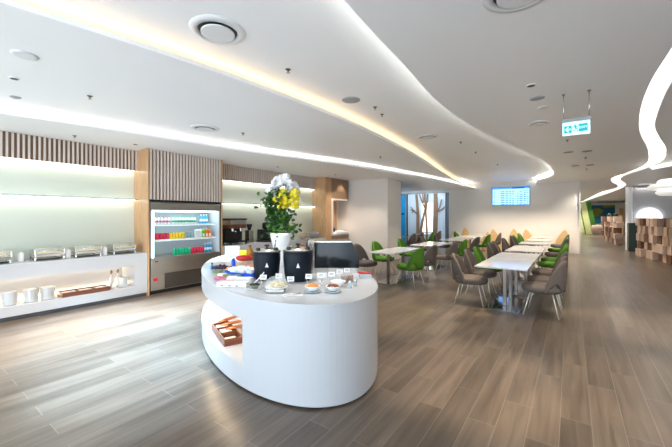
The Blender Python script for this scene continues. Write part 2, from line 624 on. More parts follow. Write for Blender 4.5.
# fridge bay housing
t = thing('fridge_surround', 'tall wood housing with vertical slats around the drinks fridge', 'cabinet', (0, 0, 0))
b = MB(); b.box(XB + 0.002, XF + 0.02, Y1, Y1 + 0.03, 0, ZS - 0.002); b.build('side_panel', 'oak', t)
b = MB(); b.box(XB + 0.002, XF + 0.02, Y2 - 0.03, Y2, 0, ZS - 0.002); b.build('side_panel', 'oak', t)
b = MB(); b.box(XF - 0.09, XF - 0.022, Y1 + 0.03, Y2 - 0.03, 1.95, ZS - 0.004); b.build('backing_panel', 'slat_back', t)
b = MB()
n = 24
p = (Y2 - Y1 - 0.06) / n
for i in range(n):
    b.box(XF - 0.024, XF + 0.01, Y1 + 0.03 + (i + .3) * p, Y1 + 0.03 + (i + .3) * p + 0.032, 1.95, ZS - 0.004)
b.build('slats', 'slat', t)


# tall oak cabinet with niche, end of service wall
t = thing('oak_tall_cabinet', 'tall oak cabinet with an open niche at the end of the service wall', 'cabinet', (0, 0, 0))
b = MB(); b.box(XB, XF, Y3, Y3 + 0.35, 0, ZS - 0.002); b.build('side_panel', 'oak', t)
b = MB(); b.box(XB + 0.06, XF, Y3 + 0.352, Y4 - 0.102, 2.25, ZS - 0.002); b.build('upper_door', 'oak_dark', t)
b = MB(); b.box(XB + 0.06, XF, Y3 + 0.352, Y4 - 0.102, 2.20, 2.248); b.build('valance', 'wall_white', t)
b = MB(); b.box(XB, XB + 0.05, Y3 + 0.352, Y4 - 0.102, 0.95, 2.2); b.build('back_panel', 'oak', t)
b = MB(); b.rbox(XB, XF + 0.02, Y3 + 0.352, Y4 - 0.102, 0.90, 0.945); b.build('worktop', 'solid_white', t)
b = MB(); b.box(XB, XF, Y3 + 0.352, Y4 - 0.102, 0.0, 0.898); b.build('base_cabinet', 'oak_dark', t)
b = MB(); b.box(XF - 0.08, XF - 0.002, Y3 + 0.352, Y3 + 0.46, 0.95, 2.2); b.build('door_edge', 'wall_white', t)

for x, y in ((-2.7, 2.9), (-4.2, 3.9)):  # added spots, whiten the island top
    spot('island_fill', (x, y, 3.2), 85 if x > -3 else 45, (1, .96, .9), angle=62)
spot('niche_spot', (XF - 0.25, 10.0, 2.18), 18, angle=110)
spot('cabinet_spot', (XF + 0.30, 10.1, 2.97), 22, angle=80, tgt=(XF, 10.1, 2.2))
for x in (-6.4, -5.7):  # added warm fill to brighten the middle wall
    spot('middle_wall_fill', (x, 9.6, 2.97), 55, (1, .84, .68), angle=110)
spot('column_spot', (-4.6, 10.6, 3.0), 70, (1, .84, .68), angle=110)


def counter(y0, y1, niche, label, name):
    t = thing(name, label, 'counter', (0, 0, 0))
    top = 0.87
    xb = XB + 0.001
    b = MB()
    b.box(xb, XF, y0, y1, 0.83, top)
    b.build('worktop', 'solid_white', t)
    b = MB()
    if niche:
        n0, n1 = niche
        b.box(xb, XF, y0, n0, 0.07, 0.829)
        b.box(xb, XF, n1, y1, 0.07, 0.829)
        b.box(xb, XF, n0, n1, 0.07, 0.224)
        b.box(xb, XF, n0, n1, 0.634, 0.829)
        b.box(xb, xb + 0.02, n0, n1, 0.225, 0.633)
    else:
        b.box(xb, XF, y0, y1, 0.07, 0.829)
    b.build('cabinet_body', 'solid_white', t)
    b = MB(); b.box(xb, XF - 0.05, y0, y1, 0, 0.069); b.build('toe_kick', 'toekick', t)
    if niche:
        b = MB(); b.box(XB + 0.03, XB + 0.05, n0 + 0.02, n1 - 0.02, 0.62, 0.632); b.build('niche_light', 'led_niche', t)
        b = MB(); b.box(XB + 0.03, XB + 0.05, n0 + 0.02, n1 - 0.02, 0.226, 0.236); b.build('niche_light', 'led_niche', t)
    return t


counter(-1.9, Y1 - 0.002, (-1.6, 2.985), 'long white buffet counter with a lit niche below chafing dishes', 'buffet_counter')
counter(Y2 + 0.002, Y3 - 0.002, None, 'white coffee counter between the fridge and the oak cabinet', 'coffee_counter')


# ---------------------------------------------------------------- drinks fridge
FX0, FX1 = XB + 0.02, XF + 0.0
FY0, FY1 = Y1 + 0.06, Y2 - 0.06
t = thing('drinks_fridge', 'open front stainless drinks fridge glowing beside the buffet counter', 'fridge', (0, 0, 0))
b = MB()
b.box(FX0, FX0 + 0.04, FY0, FY1, 0.08, 1.90)
b.box(FX0, FX1, FY0, FY0 + 0.03, 0.08, 1.90)
b.box(FX0, FX1, FY1 - 0.03, FY1, 0.08, 1.90)
b.build('cabinet', 'solid_white', t)
b = MB(); b.rbox(FX1 - 0.30, FX1 + 0.012, FY0, FY1, 1.73, 1.89, 0.008); b.build('canopy', 'steel_panel', t)
b = MB(); b.rbox(FX0 + 0.04, FX1 + 0.02, FY0, FY1, 0.42, 0.75, 0.008); b.build('lower_panel', 'steel_panel', t)
b = MB(); b.box(FX0 + 0.04, FX1 + 0.012, FY0, FY1, 0.08, 0.418); b.build('base_panel', 'steel_panel', t)
b = MB()
for k in range(14):
    b.box(FX1 + 0.013, FX1 + 0.02, FY0 + 0.30, FY1 - 0.42, 0.10 + k * 0.022, 0.112 + k * 0.022)
b.box(FX1 + 0.012, FX1 + 0.014, FY0 + 0.28, FY1 - 0.40, 0.09, 0.41)
b.build('vent_grille', 'grille', t)['label'] = 'dark louvred vent grille'
b = MB(); b.box(FX0 + 0.02, FX1 - 0.03, FY0, FY1, 0, 0.079); b.build('plinth', 'black', t)
b = MB(); b.box(FX1 - 0.012, FX1 - 0.002, FY0 + 0.032, FY0 + 0.07, 0.752, 1.728)
b.build('edge_light', 'fridge_light', t)
b = MB(); b.box(FX1 - 0.27, FX1 - 0.05, FY0 + 0.05, FY1 - 0.05, 1.70, 1.728); b.build('canopy_light', 'fridge_light', t)
for z in (1.10, 1.43):
    b = MB()
    b.rbox(FX0 + 0.05, FX1 - 0.12, FY0 + 0.035, FY1 - 0.035, z - 0.014, z, 0.003)
    s = b.build('shelf', 'glass_blue', t)
    b = MB(); b.box(FX1 - 0.12, FX1 - 0.11, FY0 + 0.035, FY1 - 0.035, z - 0.025, z + 0.012); b.build('price_rail', 'ceramic', s)
    b = MB(); b.box(FX1 - 0.16, FX1 - 0.14, FY0 + 0.05, FY1 - 0.05, z - 0.028, z - 0.016); b.build('shelf_light', 'fridge_light', s)
b = MB(); b.rbox(FX1 + 0.021, FX1 + 0.024, FY0 + 0.08, FY0 + 0.14, 0.66, 0.68, 0.001); b.build('badge', 'black', t)
b = MB(); b.box(FX1 + 0.013, FX1 + 0.02, FY0 + 0.05, FY0 + 0.14, 0.27, 0.33); b.build('warning_sticker', 'red', t)['label'] = 'small red sticker'
# frame gap
b = MB(); b.box(XF - 0.03, XF + 0.0, Y1 + 0.031, FY0 - 0.002, 0, 1.945); b.box(XF - 0.03, XF, FY1 + 0.002, Y2 - 0.031, 0, 1.945); b.box(XF - 0.03, XF, FY0, FY1, 1.905, 1.945)
b.build('fridge_frame', 'black', C.objects['fridge_surround'])


def make_can(m):
    t = thing('drink_can', None, None)
    b = MB(); b.lathe([(0.024, 0), (0.032, 0.008), (0.032, 0.135), (0.026, 0.145)], 14); b.build('can_body', m, t)
    b = MB(); b.lathe([(0.026, 0.1452), (0.024, 0.1475)], 14); b.build('can_lid', 'steel', t)
    return t


def make_bottle(m, cap='ceramic', h=0.22, r=0.032, name='water_bottle', band=None):
    t = thing(name, None, None)
    b = MB(); b.lathe([(r * .9, 0), (r, 0.01), (r, h * .62), (r * .45, h * .82), (r * .4, h * .9)], 14); b.build('bottle_body', m, t)
    b = MB(); b.lathe([(r * .45, h * .9), (r * .45, h)], 12); b.build('cap', cap, t)
    b = MB(); b.lathe([(r * 1.02, h * .25), (r * 1.02, h * .5)], 14); b.build('label_band', band or 'ceramic', t)
    return t


def make_carton(m, wd=0.07, h=0.20, name='juice_carton'):
    t = thing(name, None, None)
    b = MB()
    b.add([(-.035, -wd / 2, 0), (.035, -wd / 2, 0), (.035, wd / 2, 0), (-.035, wd / 2, 0), (-.035, -wd / 2, h * .82), (.035, -wd / 2, h * .82), (.035, wd / 2, h * .82), (-.035, wd / 2, h * .82), (0, -wd / 2, h), (0, wd / 2, h)],
          [(0, 3, 2, 1), (0, 1, 5, 4), (1, 2, 6, 5), (2, 3, 7, 6), (3, 0, 4, 7), (4, 5, 8), (6, 7, 9), (5, 6, 9, 8), (7, 4, 8, 9)])
    b.build('carton_body', m, t)
    b = MB(); b.box(.0352, .037, -wd * .36, wd * .36, h * .15, h * .5); b.build('print_panel', 'ceramic', t)
    return t


def row(proto, n, y0, pitch, z, colour, kind, shelf, group, x=FX1 - 0.16):
    for i in range(n):
        lab = '%s %s, %s from left of its kind, fridge %s' % (colour, kind, ORD[i], shelf)
        o = proto if i == 0 else dup(proto, None)
        o.location = (x, y0 + i * pitch, z)
        tag(o, lab, kind.split()[-1], group)


# items on the three levels
ZT, ZM, ZL = 1.431, 1.101, 0.751
row(make_bottle('ceramic', 'red', 0.17, 0.034, 'milk_bottle', 'pink'), 6, FY0 + 0.10, 0.073, ZT, 'white', 'milk bottle with red cap', 'top shelf', 'white milk bottles in the fridge')
row(make_bottle('ceramic', 'can_green', 0.17, 0.034, 'yogurt_bottle', 'can_green'), 8, FY0 + 0.56, 0.073, ZT, 'white', 'yogurt bottle with green band', 'top shelf', 'green banded bottles in the fridge')
row(make_can('can_red'), 6, FY0 + 0.09, 0.069, ZM, 'crimson', 'drink can', 'middle shelf', 'crimson cans on the middle shelf')
row(make_can('can_yellow'), 5, FY0 + 0.51, 0.069, ZM, 'yellow', 'drink can', 'middle shelf', 'yellow cans on the middle shelf')
row(make_can('can_grey'), 3, FY0 + 0.86, 0.069, ZM, 'grey blue', 'drink can', 'middle shelf', 'grey blue cans on the middle shelf')
row(make_carton('ceramic', name='milk_carton'), 2, FY0 + 1.11, 0.082, ZM, 'white', 'milk carton', 'middle shelf', 'milk cartons in the fridge')
row(make_carton('juice_green'), 1, FY0 + 1.27, 0.08, ZM, 'green', 'juice carton', 'middle shelf', 'juice cartons in the fridge')
row(make_carton('juice_orange'), 2, FY0 + 1.36, 0.08, ZM, 'orange', 'juice carton', 'middle shelf', 'juice cartons in the fridge')
row(make_can('can_green'), 6, FY0 + 0.58, 0.069, ZL, 'green', 'drink can', 'floor level', 'green cans at the bottom')
row(make_can('can_red'), 5, FY0 + 1.0, 0.069, ZL, 'dark red', 'drink can', 'floor level', 'dark red cans at the bottom')
for sh, z, xx in (('top shelf', ZT, FX1 - 0.33), ('middle shelf', ZM, FX1 - 0.33), ('floor level', ZL, FX1 - 0.16)):
    row(make_bottle('water_blue'), 3, FY0 + 1.33, 0.075, z, 'blue', 'water bottle', sh, 'blue water bottles in the fridge', xx)

# ---------------------------------------------------------------- buffet counter goods
ZC = 0.871


def make_chafer():
    t = thing('chafing_dish', None, None)
    b = MB()
    b.rbox(-0.17, 0.17, -0.20, 0.20, 0.06, 0.12, 0.012)
    b.build('water_pan', 'steel', t)
    for sx in (-1, 1):
        for sy in (-1, 1):
            b = MB(); b.rbox(sx * 0.15 - .012, sx * 0.15 + .012, sy * 0.185 - .012, sy * 0.185 + .012, 0, 0.06, .003)
            b.build('foot', 'chrome', t)
    b = MB(); b.box(-0.14, 0.14, -0.17, 0.17, 0.012, 0.03); b.build('base_tray', 'black_gloss', t)
    vs = []; n = 10
    b = MB()
    prof = [(0.165 * math.cos(PI * i / n), 0.12 + 0.085 * math.sin(PI * i / n)) for i in range(n + 1)]
    for y in (-0.19, 0.19):
        vs += [(x, y, z) for x, z in prof]
    fs = [(i, i + 1, n + 2 + i, n + 1 + i) for i in range(n)] + [list(range(n + 1)), list(range(n + 1, 2 * n + 2))[::-1]]
    b.add(vs, fs, True)
    lid = b.build('roll_lid', 'glass', t)
    b = MB(); b.tube([(0.165, -0.10, 0.15), (0.20, -0.10, 0.16), (0.20, 0.10, 0.16), (0.165, 0.10, 0.15)], 0.007); b.build('handle', 'chrome', lid)
    for y in (-.1925, .1925):
        b = MB(); b.rbox(-0.165, 0.175, y - .0075, y + .0075, 0.10, 0.185, .005); b.build('hinge_bracket', 'chrome', t)
    b = MB(); b.box(-0.14, 0.14, -0.165, 0.165, 0.121, 0.128); b.build('food_pan', 'cheese', t)
    return t


ch = make_chafer()
cy = [1.06, 1.72, 2.26, 2.85]
wh = ['cut off by the photo edge', 'second from the left edge', 'third from the left edge', 'beside the oak side panel']
for i, y in enumerate(cy):
    o = ch if i == 0 else dup(ch, None)
    o.location = (XF - 0.27, y, ZC)
    tag(o, 'steel chafing dish with glass lid on the buffet counter, %s' % wh[i], 'chafing dish', 'chafing dishes on the buffet counter')
jar = thing('ceramic_jar', None, None)
b = MB(); b.lathe([(0.035, 0), (0.042, 0.01), (0.042, 0.12), (0.036, 0.13)], 16); b.build('jar_body', 'ceramic', jar)
b = MB(); b.lathe([(0.04, 0.1305), (0.04, 0.14), (0.01, 0.145), (0.012, 0.165)], 16); b.build('jar_lid', 'ceramic', jar)
for i, y in enumerate((1.38, 1.99, 2.55)):
    o = jar if i == 0 else dup(jar, None)
    o.location = (XF - 0.22, y, ZC)
    tag(o, 'white lidded jar between chafing dishes, %s' % ['leftmost of three', 'middle of three', 'rightmost of three'][i], 'jar', 'white jars between chafing dishes')


def plate_stack(y, n, r, x, z0, label, m='ceramic'):
    b = MB()
    prof = []
    for k in range(n):
        z = k * 0.012
        prof += [(r * 0.6, z), (r, z + 0.008), (r, z + 0.0105), (r * 0.7, z + 0.0115)]
    b.lathe(prof, 24)
    o = b.build('plate_stack', m)
    o.location = (x, y, z0)
    return tag(o, label, 'plates', 'plate stacks in the counter niche')


for y, lab in ((0.98, 'at the photo edge'), (1.24, 'second from the photo edge'), (1.49, 'third from the photo edge'), (1.70, 'fourth and nearest to the wooden tray')):
    plate_stack(y, 17, 0.095, XF - 0.16, 0.225, 'tall stack of small plates in the lit niche, %s' % lab)
plate_stack(2.84, 16, 0.085, XF - 0.18, 0.225, 'stack of plates at the right end of the lit niche')
t = thing('wooden_tray', 'reddish wooden tray of napkins in the lit niche of the long counter', 'tray', (XF - 0.17, 2.22, 0.225))
b = MB()
b.box(-.13, .13, -.36, .36, 0, .012)
for x in (-.13, .12):
    b.box(x, x + .012, -.36, .36, .012, .075)
for y in (-.36, -.12, .12, .348):
    b.box(-.118, .118, y, y + .012, .012, .075)
b.build('tray_box', 'tray_wood', t)
b = MB()
for y0, y1 in ((-.34, -.13), (-.10, .11), (.14, .34)):
    b.rbox(-.10, .10, y0, y1, .014, .06, .01)
b.build('napkins', 'paper', t)
bw = MB(); bw.lathe([(0.03, 0), (0.065, 0.05), (0.06, 0.052), (0.03, 0.01)], 20)
o = bw.build('small_bowl', 'ceramic', None, (XF - 0.16, 2.66, 0.225)); tag(o, 'small white bowl in the niche right of the wooden tray', 'bowl')
for i, (y, x) in enumerate(((2.70, XF - 0.33), (2.84, XF - 0.40))):
    t = thing('oil_bottle', 'small dark topped glass bottle standing in the niche, %s' % ('left one' if i == 0 else 'right one'), 'bottle', (x, y, 0.225), 0, 'bottles in the counter niche')
    b = MB(); b.lathe([(0.03, 0), (0.034, .01), (0.034, .17), (0.012, .22), (.012, .25)], 14); b.build('bottle_body', 'ceramic', t)
    b = MB(); b.lathe([(0.014, .251), (0.024, .28), (.018, .31), (.008, .33)], 12); b.build('stopper', 'oak_dark', t)

# coffee counter goods ---------------------------------------------------
t = thing('espresso_machine', 'black espresso machine with steel top on the coffee counter', 'coffee machine', (XF - 0.28, 5.55, ZC), 0)
b = MB(); b.rbox(-.20, .20, -.27, .27, .05, .10, .01); b.build('drip_tray', 'black_gloss', t)
b = MB(); b.rbox(-.20, .0, -.26, .26, .101, .42, .02); b.build('body', 'black', t)
b = MB(); b.rbox(-.20, .16, -.27, .27, .421, .50, .02); b.build('head', 'tray_wood', t)['label'] = 'reddish brown front band'
b = MB(); b.rbox(-.20, .18, -.25, .25, .501, .64, .02); b.build('top_housing', 'steel', t)
b = MB(); b.rbox(-.21, .19, -.27, .27, .641, .68, .01); b.build('cup_rail', 'black', t)
for y in (-.13, .13):
    b = MB(); b.lathe([(.03, .34), (.035, .42)], 14, .09, y); b.tube([(.09, y, .36), (.24, y, .34)], .012); b.build('portafilter', 'chrome', t)
for x in (-.17, .17):
    for y in (-.23, .23):
        b = MB(); b.lathe([(.02, 0), (.02, .05)], 10, x, y); b.build('foot', 'black', t)
t = thing('coffee_grinder', 'narrow grey coffee grinder just right of the espresso machine', 'grinder', (XF - 0.25, 6.02, ZC), 0)
b = MB(); b.rbox(-.10, .10, -.08, .08, 0, .36, .02); b.build('body', 'steel', t)
b = MB(); b.lathe([(.04, .361), (.08, .50), (.08, .52)], 16); b.build('hopper', 'smoke_glass', t)
t = thing('capsule_machine', 'black coffee machine with a round blue-lit head on the coffee counter', 'coffee machine', (XF - 0.25, 6.65, ZC), 0)
b = MB(); b.rbox(-.16, .22, -.24, .24, 0, .05, .01); b.build('base', 'black', t)
b = MB(); b.rbox(-.16, .06, -.22, .22, .051, .36, .02); b.build('body', 'black_gloss', t)
b = MB(); b.rbox(-.10, .12, -.10, .20, .361, .56, .05); b.build('head', 'kettle', t)
b = MB(); b.tube([(.14, .0, .06), (.14, .35, .12)], .012); b.build('steam_wand', 'black', t)
t = thing('serving_bowl', 'dark grey bowl on the coffee counter near the oak panel', 'bowl', (XF - 0.2, 8.75, ZC))
b = MB(); b.lathe([(.06, 0), (.16, .10), (.19, .20), (.18, .20), (.05, .02)], 24); b.build('bowl', 'speaker_grey', t)
t = thing('serving_bowl', 'cream bowl on the coffee counter left of the dark one', 'bowl', (XF - 0.2, 8.2, ZC))
b = MB(); b.lathe([(.06, 0), (.15, .08), (.17, .17), (.16, .17), (.05, .02)], 24); b.build('bowl', 'block_pale', t)
# niche goods
t = thing('bread_cover', 'dark rolltop cover in the niche of the oak cabinet', 'food cover', (XF - 0.34, 9.95, 0.946))
b = MB(); b.lathe([(.17, 0), (.17, .10), (.15, .20), (.08, .26), (.02, .28)], 24); b.build('cover', 'black', t)
t = thing('folded_towels', 'pile of folded white towels before the dark cover in the oak niche', 'towels', (XF - 0.06, 10.2, 0.946))
b = MB()
b.rbox(-.10, .10, -.45, .45, 0, .05, .02); b.rbox(-.09, .09, -.40, .40, .05, .09, .02); b.rbox(-.08, .08, -.30, .1, .09, .13, .02)
b.build('towels', 'paper', t)

# ---------------------------------------------------------------- oval island
IC = Vector((-3.478, 3.430))
IA, IB = 2.228, 1.036
DV = Vector((-0.8555, 0.5178))
NV = Vector((0.5178, 0.8555))


def ip(t, ka=1.0, kb=None, off=0.0):
    """point of the island outline; off shrinks it by metres"""
    a, bb_ = IA * ka - off, IB * (kb or ka) - off
    return IC + DV * a * math.cos(t) + NV * bb_ * math.sin(t)


def ring(mb, t0, t1, n, off0, off1, z0, z1, close=False):
    """solid wall section between two offset outlines"""
    vs = []
    for i in range(n + 1):
        t = t0 + (t1 - t0) * i / n
        p, q = ip(t, off=off0), ip(t, off=off1)
        vs += [(p.x, p.y, z0), (q.x, q.y, z0), (q.x, q.y, z1), (p.x, p.y, z1)]
    fs = []
    for i in range(n):
        a = 4 * i
        for k in range(4):
            fs.append((a + k, a + 4 + k, a + 4 + (k + 1) % 4, a + (k + 1) % 4))
    if not close:
        fs += [(0, 1, 2, 3), (4 * n + 3, 4 * n + 2, 4 * n + 1, 4 * n)]
    mb.add(vs, fs)
    return mb


isl = thing('buffet_island', 'large oval white buffet island with a lit niche in its side', 'counter', (0, 0, 0))
N0, N1 = R(224), R(318)
b = MB()
poly = [tuple(ip(2 * PI * i / 96)) for i in range(96)]
b.prism(poly, 0.845, 0.87)
b.build('worktop', 'solid_white', isl)
b = MB()
ring(b, N1 - 2 * PI, N0, 96, 0.004, 0.06, 0.02, 0.844)
ring(b, N0, N1, 40, 0.004, 0.06, 0.657, 0.844)
ring(b, N0, N1, 40, 0.004, 0.06, 0.02, 0.229)
b.build('side_wall', 'solid_white', isl)
b = MB()
ring(b, N0 - 0.02, N1 + 0.02, 40, 0.06, 0.42, 0.207, 0.229)
ring(b, N0 - 0.02, N1 + 0.02, 40, 0.06, 0.42, 0.657, 0.679)
ring(b, N0 - 0.02, N1 + 0.02, 40, 0.40, 0.42, 0.229, 0.657)
for tt in (N0, N1):
    ring(b, tt - 0.012, tt + 0.012, 1, 0.06, 0.42, 0.2291, 0.6569)
b.build('niche_lining', 'solid_white', isl)
b = MB()
ring(b, N0 + 0.05, N1 - 0.05, 30, 0.10, 0.14, 0.643, 0.655)
b.build('niche_light', 'led_niche', isl)
b = MB()
poly = [tuple(ip(2 * PI * i / 72, off=0.06)) for i in range(72)]
b.prism(poly, 0.0, 0.0199)
b.build('toe_kick', 'toekick', isl)
# small badge on the front of the floor: none

ZI = 0.871


def G(px, py, z):
    """floor-plan point at height z projected from image pixel coordinates"""
    Zc = 330 * (CAM_H - z) / (py - 216.5)
    X = (px - 336) / 330 * Zc
    c, s = math.cos(YAW), math.sin(YAW)
    return Vector((X * c - Zc * s, X * s + Zc * c, z))


def I(px, py):
    return G(px, py, ZI)


# niche tray with copper tongs
tray_a = R(-22)
t = thing('wooden_cutlery_tray', 'reddish wooden cutlery tray in the niche of the oval island', 'tray', (-3.215, 2.352, 0.230), tray_a)
b = MB()
b.box(-.31, .31, -.10, .10, 0, .01)
for y in (-.10, .088):
    b.box(-.31, .31, y, y + .012, .01, .075)
for x in (-.31, -.12, .08, .298):
    b.box(x, x + .012, -.088, .088, .01, .075)
b.build('tray_box', 'tray_wood', t)
for k, (x, h_) in enumerate(((-.20, .06), (-.02, .06), (.19, .03))):
    b = MB(); b.rbox(x - .07, x + .07, -.06, .06, 0.012, h_, .006)
    b.build('napkin_stack', 'paper', t)
for k, (x0, y0, x1, y1, l) in enumerate(((-3.47, 2.42, -3.50, 2.72, 'leftmost'), (-3.36, 2.38, -3.28, 2.68, 'middle'), (-3.20, 2.33, -3.09, 2.60, 'rightmost'))):
    bq = MB()
    ln = math.hypot(x1 - x0, y1 - y0)
    bq.tube([(0, 0, .014), (ln * .4, .022, .016), (ln * .8, .018, .014), (ln, .004, .012)], 0.011, 8)
    bq.tube([(0, 0, .014), (ln * .4, -.022, .014), (ln * .8, -.018, .013), (ln, -.004, .012)], 0.011, 8)
    o = bq.build('serving_tongs', 'copper', None, (x0, y0, .3065))
    o.rotation_euler.z = math.atan2(y1 - y0, x1 - x0)
    tag(o, 'copper coloured tongs across the wooden tray in the island niche, %s of three' % l, 'tongs', 'tongs in the island niche')

# soup kettles -----------------------------------------------------------


def kettle(px, py, r, h, label):
    p = I(px, py)
    dirv = math.atan2(-p.y, -p.x)
    t = thing('soup_kettle', label, 'soup kettle', p, dirv, 'black soup kettles')
    b = MB(); b.lathe([(r * .80, 0), (r * .86, .02), (r * .93, h * .25), (r, h * .7), (r, h * .88), (r * .97, h * .9)], 36); b.build('pot', 'kettle', t)
    b = MB(); b.lathe([(r * .99, h * .9), (r * 1.03, h * .915), (r * 1.03, h * .94), (r * .9, h * .945)], 36); b.build('rim', 'black', t)
    b = MB(); b.lathe([(r * .93, h * .946), (r * .90, h * .98), (r * .6, h * 1.03), (r * .1, h * 1.05)], 36); lid = b.build('lid', 'steel', t)
    b = MB(); b.lathe([(.012, h * 1.05), (.012, h * 1.09), (.03, h * 1.10), (.028, h * 1.15), (.01, h * 1.16)], 14); b.build('knob', 'black', lid)
    for a in (-50, 55):
        x, y = r * .8 * math.cos(R(a)), r * .8 * math.sin(R(a))
        b = MB(); b.lathe([(.02, h * .97), (.028, h * 1.02), (.02, h * 1.07)], 12, x, y); b.build('hinge', 'black', t)
    b = MB(); b.tube([(-.05, r * .55, h * .9), (-.04, r * .62, h * 1.15), (.0, r * .66, h * 1.30), (.04, r * .64, h * 1.26)], .006); b.build('ladle', 'black', t)
    # white flame-like triangular mark
    b = MB(); hh = .052
    b.prism([(-.020, 0), (.020, 0), (.014, .014), (0, hh), (-.014, .014)], 0, .003, Matrix.Translation((r * .985, 0.0, h * .45)) @ Matrix.Rotation(R(90), 4, 'Z') @ Matrix.Rotation(R(88), 4, 'X'))
    b.build('emblem', 'paper', t)['label'] = 'small white triangular mark'
    return t


kettle(266.8, 278.5, 0.158, 0.345, 'black soup kettle with white triangle mark, left one of the two')
kettle(298.0, 280.0, 0.168, 0.365, 'black soup kettle with white triangle mark, right one beside the dark glass')

# flower arrangement -----------------------------------------------------
p = I(281.5, 265.5)
t = thing('flower_arrangement', 'tall white vase of orchids, yellow blooms and green foliage on the island', 'flowers', p)
b = MB(); b.lathe([(.08, 0), (.085, .02), (.095, .15), (.14, .33), (.165, .44), (.17, .49), (.155, .49), (.13, .40)], 32); b.build('vase', 'ceramic', t)
CX, CY = math.cos(YAW), math.sin(YAW)     # picture-right direction on the plan


def frame_leaf(mb, c, size, rnd, ratio=0.45):
    a, e, ro = rnd.uniform(0, 2 * PI), rnd.uniform(-.9, .9), rnd.uniform(0, 2 * PI)
    m = Matrix.Translation(c) @ Matrix.Rotation(a, 4, 'Z') @ Matrix.Rotation(e, 4, 'Y') @ Matrix.Rotation(ro, 4, 'X')
    w_ = size * ratio
    mb.add([(0, 0, 0), (size * .3, w_ * .8, .01), (size * .7, w_ * .7, .012), (size, 0, 0), (size * .7, -w_ * .7, .012), (size * .3, -w_ * .8, .01), (size * .5, 0, -.006)],
           [(0, 6, 1), (1, 6, 2), (2, 6, 3), (3, 6, 4), (4, 6, 5), (5, 6, 0)], False, m)


rnd = random.Random(3)
b, b2, bs = MB(), MB(), MB()
for k in range(620):
    z = rnd.uniform(.42, 1.12)
    wdt = .23 if z < .8 else .20
    cx = -.02 + rnd.gauss(0, .45) * wdt - (.06 if z > .8 else 0)
    cyy = rnd.gauss(0, .40) * wdt
    c = Vector((cx * CX - cyy * CY, cx * CY + cyy * CX, z))
    frame_leaf(b if rnd.random() < .75 else b2, c, rnd.uniform(.04, .085), rnd)
for k in range(9):
    x, z = -.24 + .012 * k, rnd.uniform(.7, 1.12)
    pts = [Vector((0, 0, .42)), Vector((x * .6 * CX, x * .6 * CY, z * .75)), Vector((x * CX, x * CY, z))]
    bs.tube(pts, .004, 5)
    for q in range(12):
        c = pts[1].lerp(pts[2], q / 11) + Vector((rnd.uniform(-.04, .04), rnd.uniform(-.04, .04), rnd.uniform(-.03, .03)))
        frame_leaf(b, c, .05, rnd)
for k in range(14):     # drooping leaves at the rim
    a = 2 * PI * k / 14
    c = Vector((.14 * math.cos(a), .14 * math.sin(a), .50))
    frame_leaf(b2, c, .16, rnd, .25)
fol = b.build('foliage', 'leaf', t); b2.build('light_foliage', 'leaf_light', t)
for q in range(5):
    x = .04 + .035 * q
    bs.tube([(0, 0, .42), (x * .4 * CX, x * .4 * CY, .95), (x * CX, x * CY, 1.28 - .03 * q)], .005, 5)
bs.build('stems', 'stem', t)
bw, by = MB(), MB()


def blossom(mb, c, s, rnd, n=5):
    m0 = Matrix.Translation(c) @ Matrix.Rotation(rnd.uniform(-2.4, -.7) + YAW * 0, 4, 'Z') @ Matrix.Rotation(R(70) + rnd.uniform(-.5, .5), 4, 'Y')
    for k in range(n):
        m = m0 @ Matrix.Rotation(2 * PI * k / n, 4, 'Z')
        mb.add([(0, 0, 0), (s * .45, s * .32, s * .12), (s, 0, s * .05), (s * .45, -s * .32, s * .12)], [(0, 1, 2), (0, 2, 3)], True, m)


for k in range(130):
    a = rnd.uniform(0, PI)
    rr = rnd.uniform(.55, 1)
    cx = .04 + .22 * rr * math.cos(a)
    z = 1.06 + .29 * rr * math.sin(a) * (1 if math.cos(a) < .3 else .75)
    cyy = rnd.uniform(-.12, .10)
    blossom(bw, Vector((cx * CX - cyy * CY, cx * CY + cyy * CX, z)), rnd.uniform(.045, .07), rnd)
for k in range(12):     # falling sprays on the right
    cx = .20 + .07 * rnd.random()
    z = .95 + .25 * rnd.random()
    blossom(bw, Vector((cx * CX, cx * CY, z)), .05, rnd)
for k in range(150):
    cx = .10 + rnd.uniform(-.13, .16)
    z = .99 + rnd.uniform(-.13, .13)
    cyy = rnd.uniform(-.17, .02)
    blossom(by, Vector((cx * CX - cyy * CY, cx * CY + cyy * CX, z)), .04, rnd)
by.build('yellow_blooms', 'petal_yellow', t)
by = MB()
for k in range(10):
    cx = -.10 + .06 * rnd.random()
    blossom(by, Vector((cx * CX + .12 * CY, cx * CY - .12 * CX, .93 + .08 * rnd.random())), .03, rnd)
bw.build('white_orchid_blooms', 'petal_white', t)
by.build('yellow_blooms', 'petal_yellow', t)
# white folded sign leaning behind the kettles
p = I(292, 263) + Vector((0, 0, .012))
o = MB().rbox(-.045, .045, -.008, .008, 0, .50, .004).build('menu_board', 'paper', None, p)
o.rotation_euler = (R(-6), R(-12), YAW)
tag(o, 'narrow white menu board leaning beside the flower vase', 'sign')

# dark glass display case
p = I(336, 271)
t = thing('bread_display', 'dark smoked glass display case with sloping right side on the island', 'display case', p, YAW)
mx = Matrix.Rotation(R(90), 4, 'X')


def slab(name, poly, y0, y1, m, par):
    poly = [(x, z * 1.1) for x, z in poly]
    bq = MB()
    n_ = len(poly)
    vs = [(x, y0, z) for x, z in poly] + [(x, y1, z) for x, z in poly]
    bq.add(vs, [list(range(n_)), [n_ + i for i in range(n_)][::-1]] + [(i, (i + 1) % n_, n_ + (i + 1) % n_, n_ + i) for i in range(n_)])
    return bq.build(name, m, par)


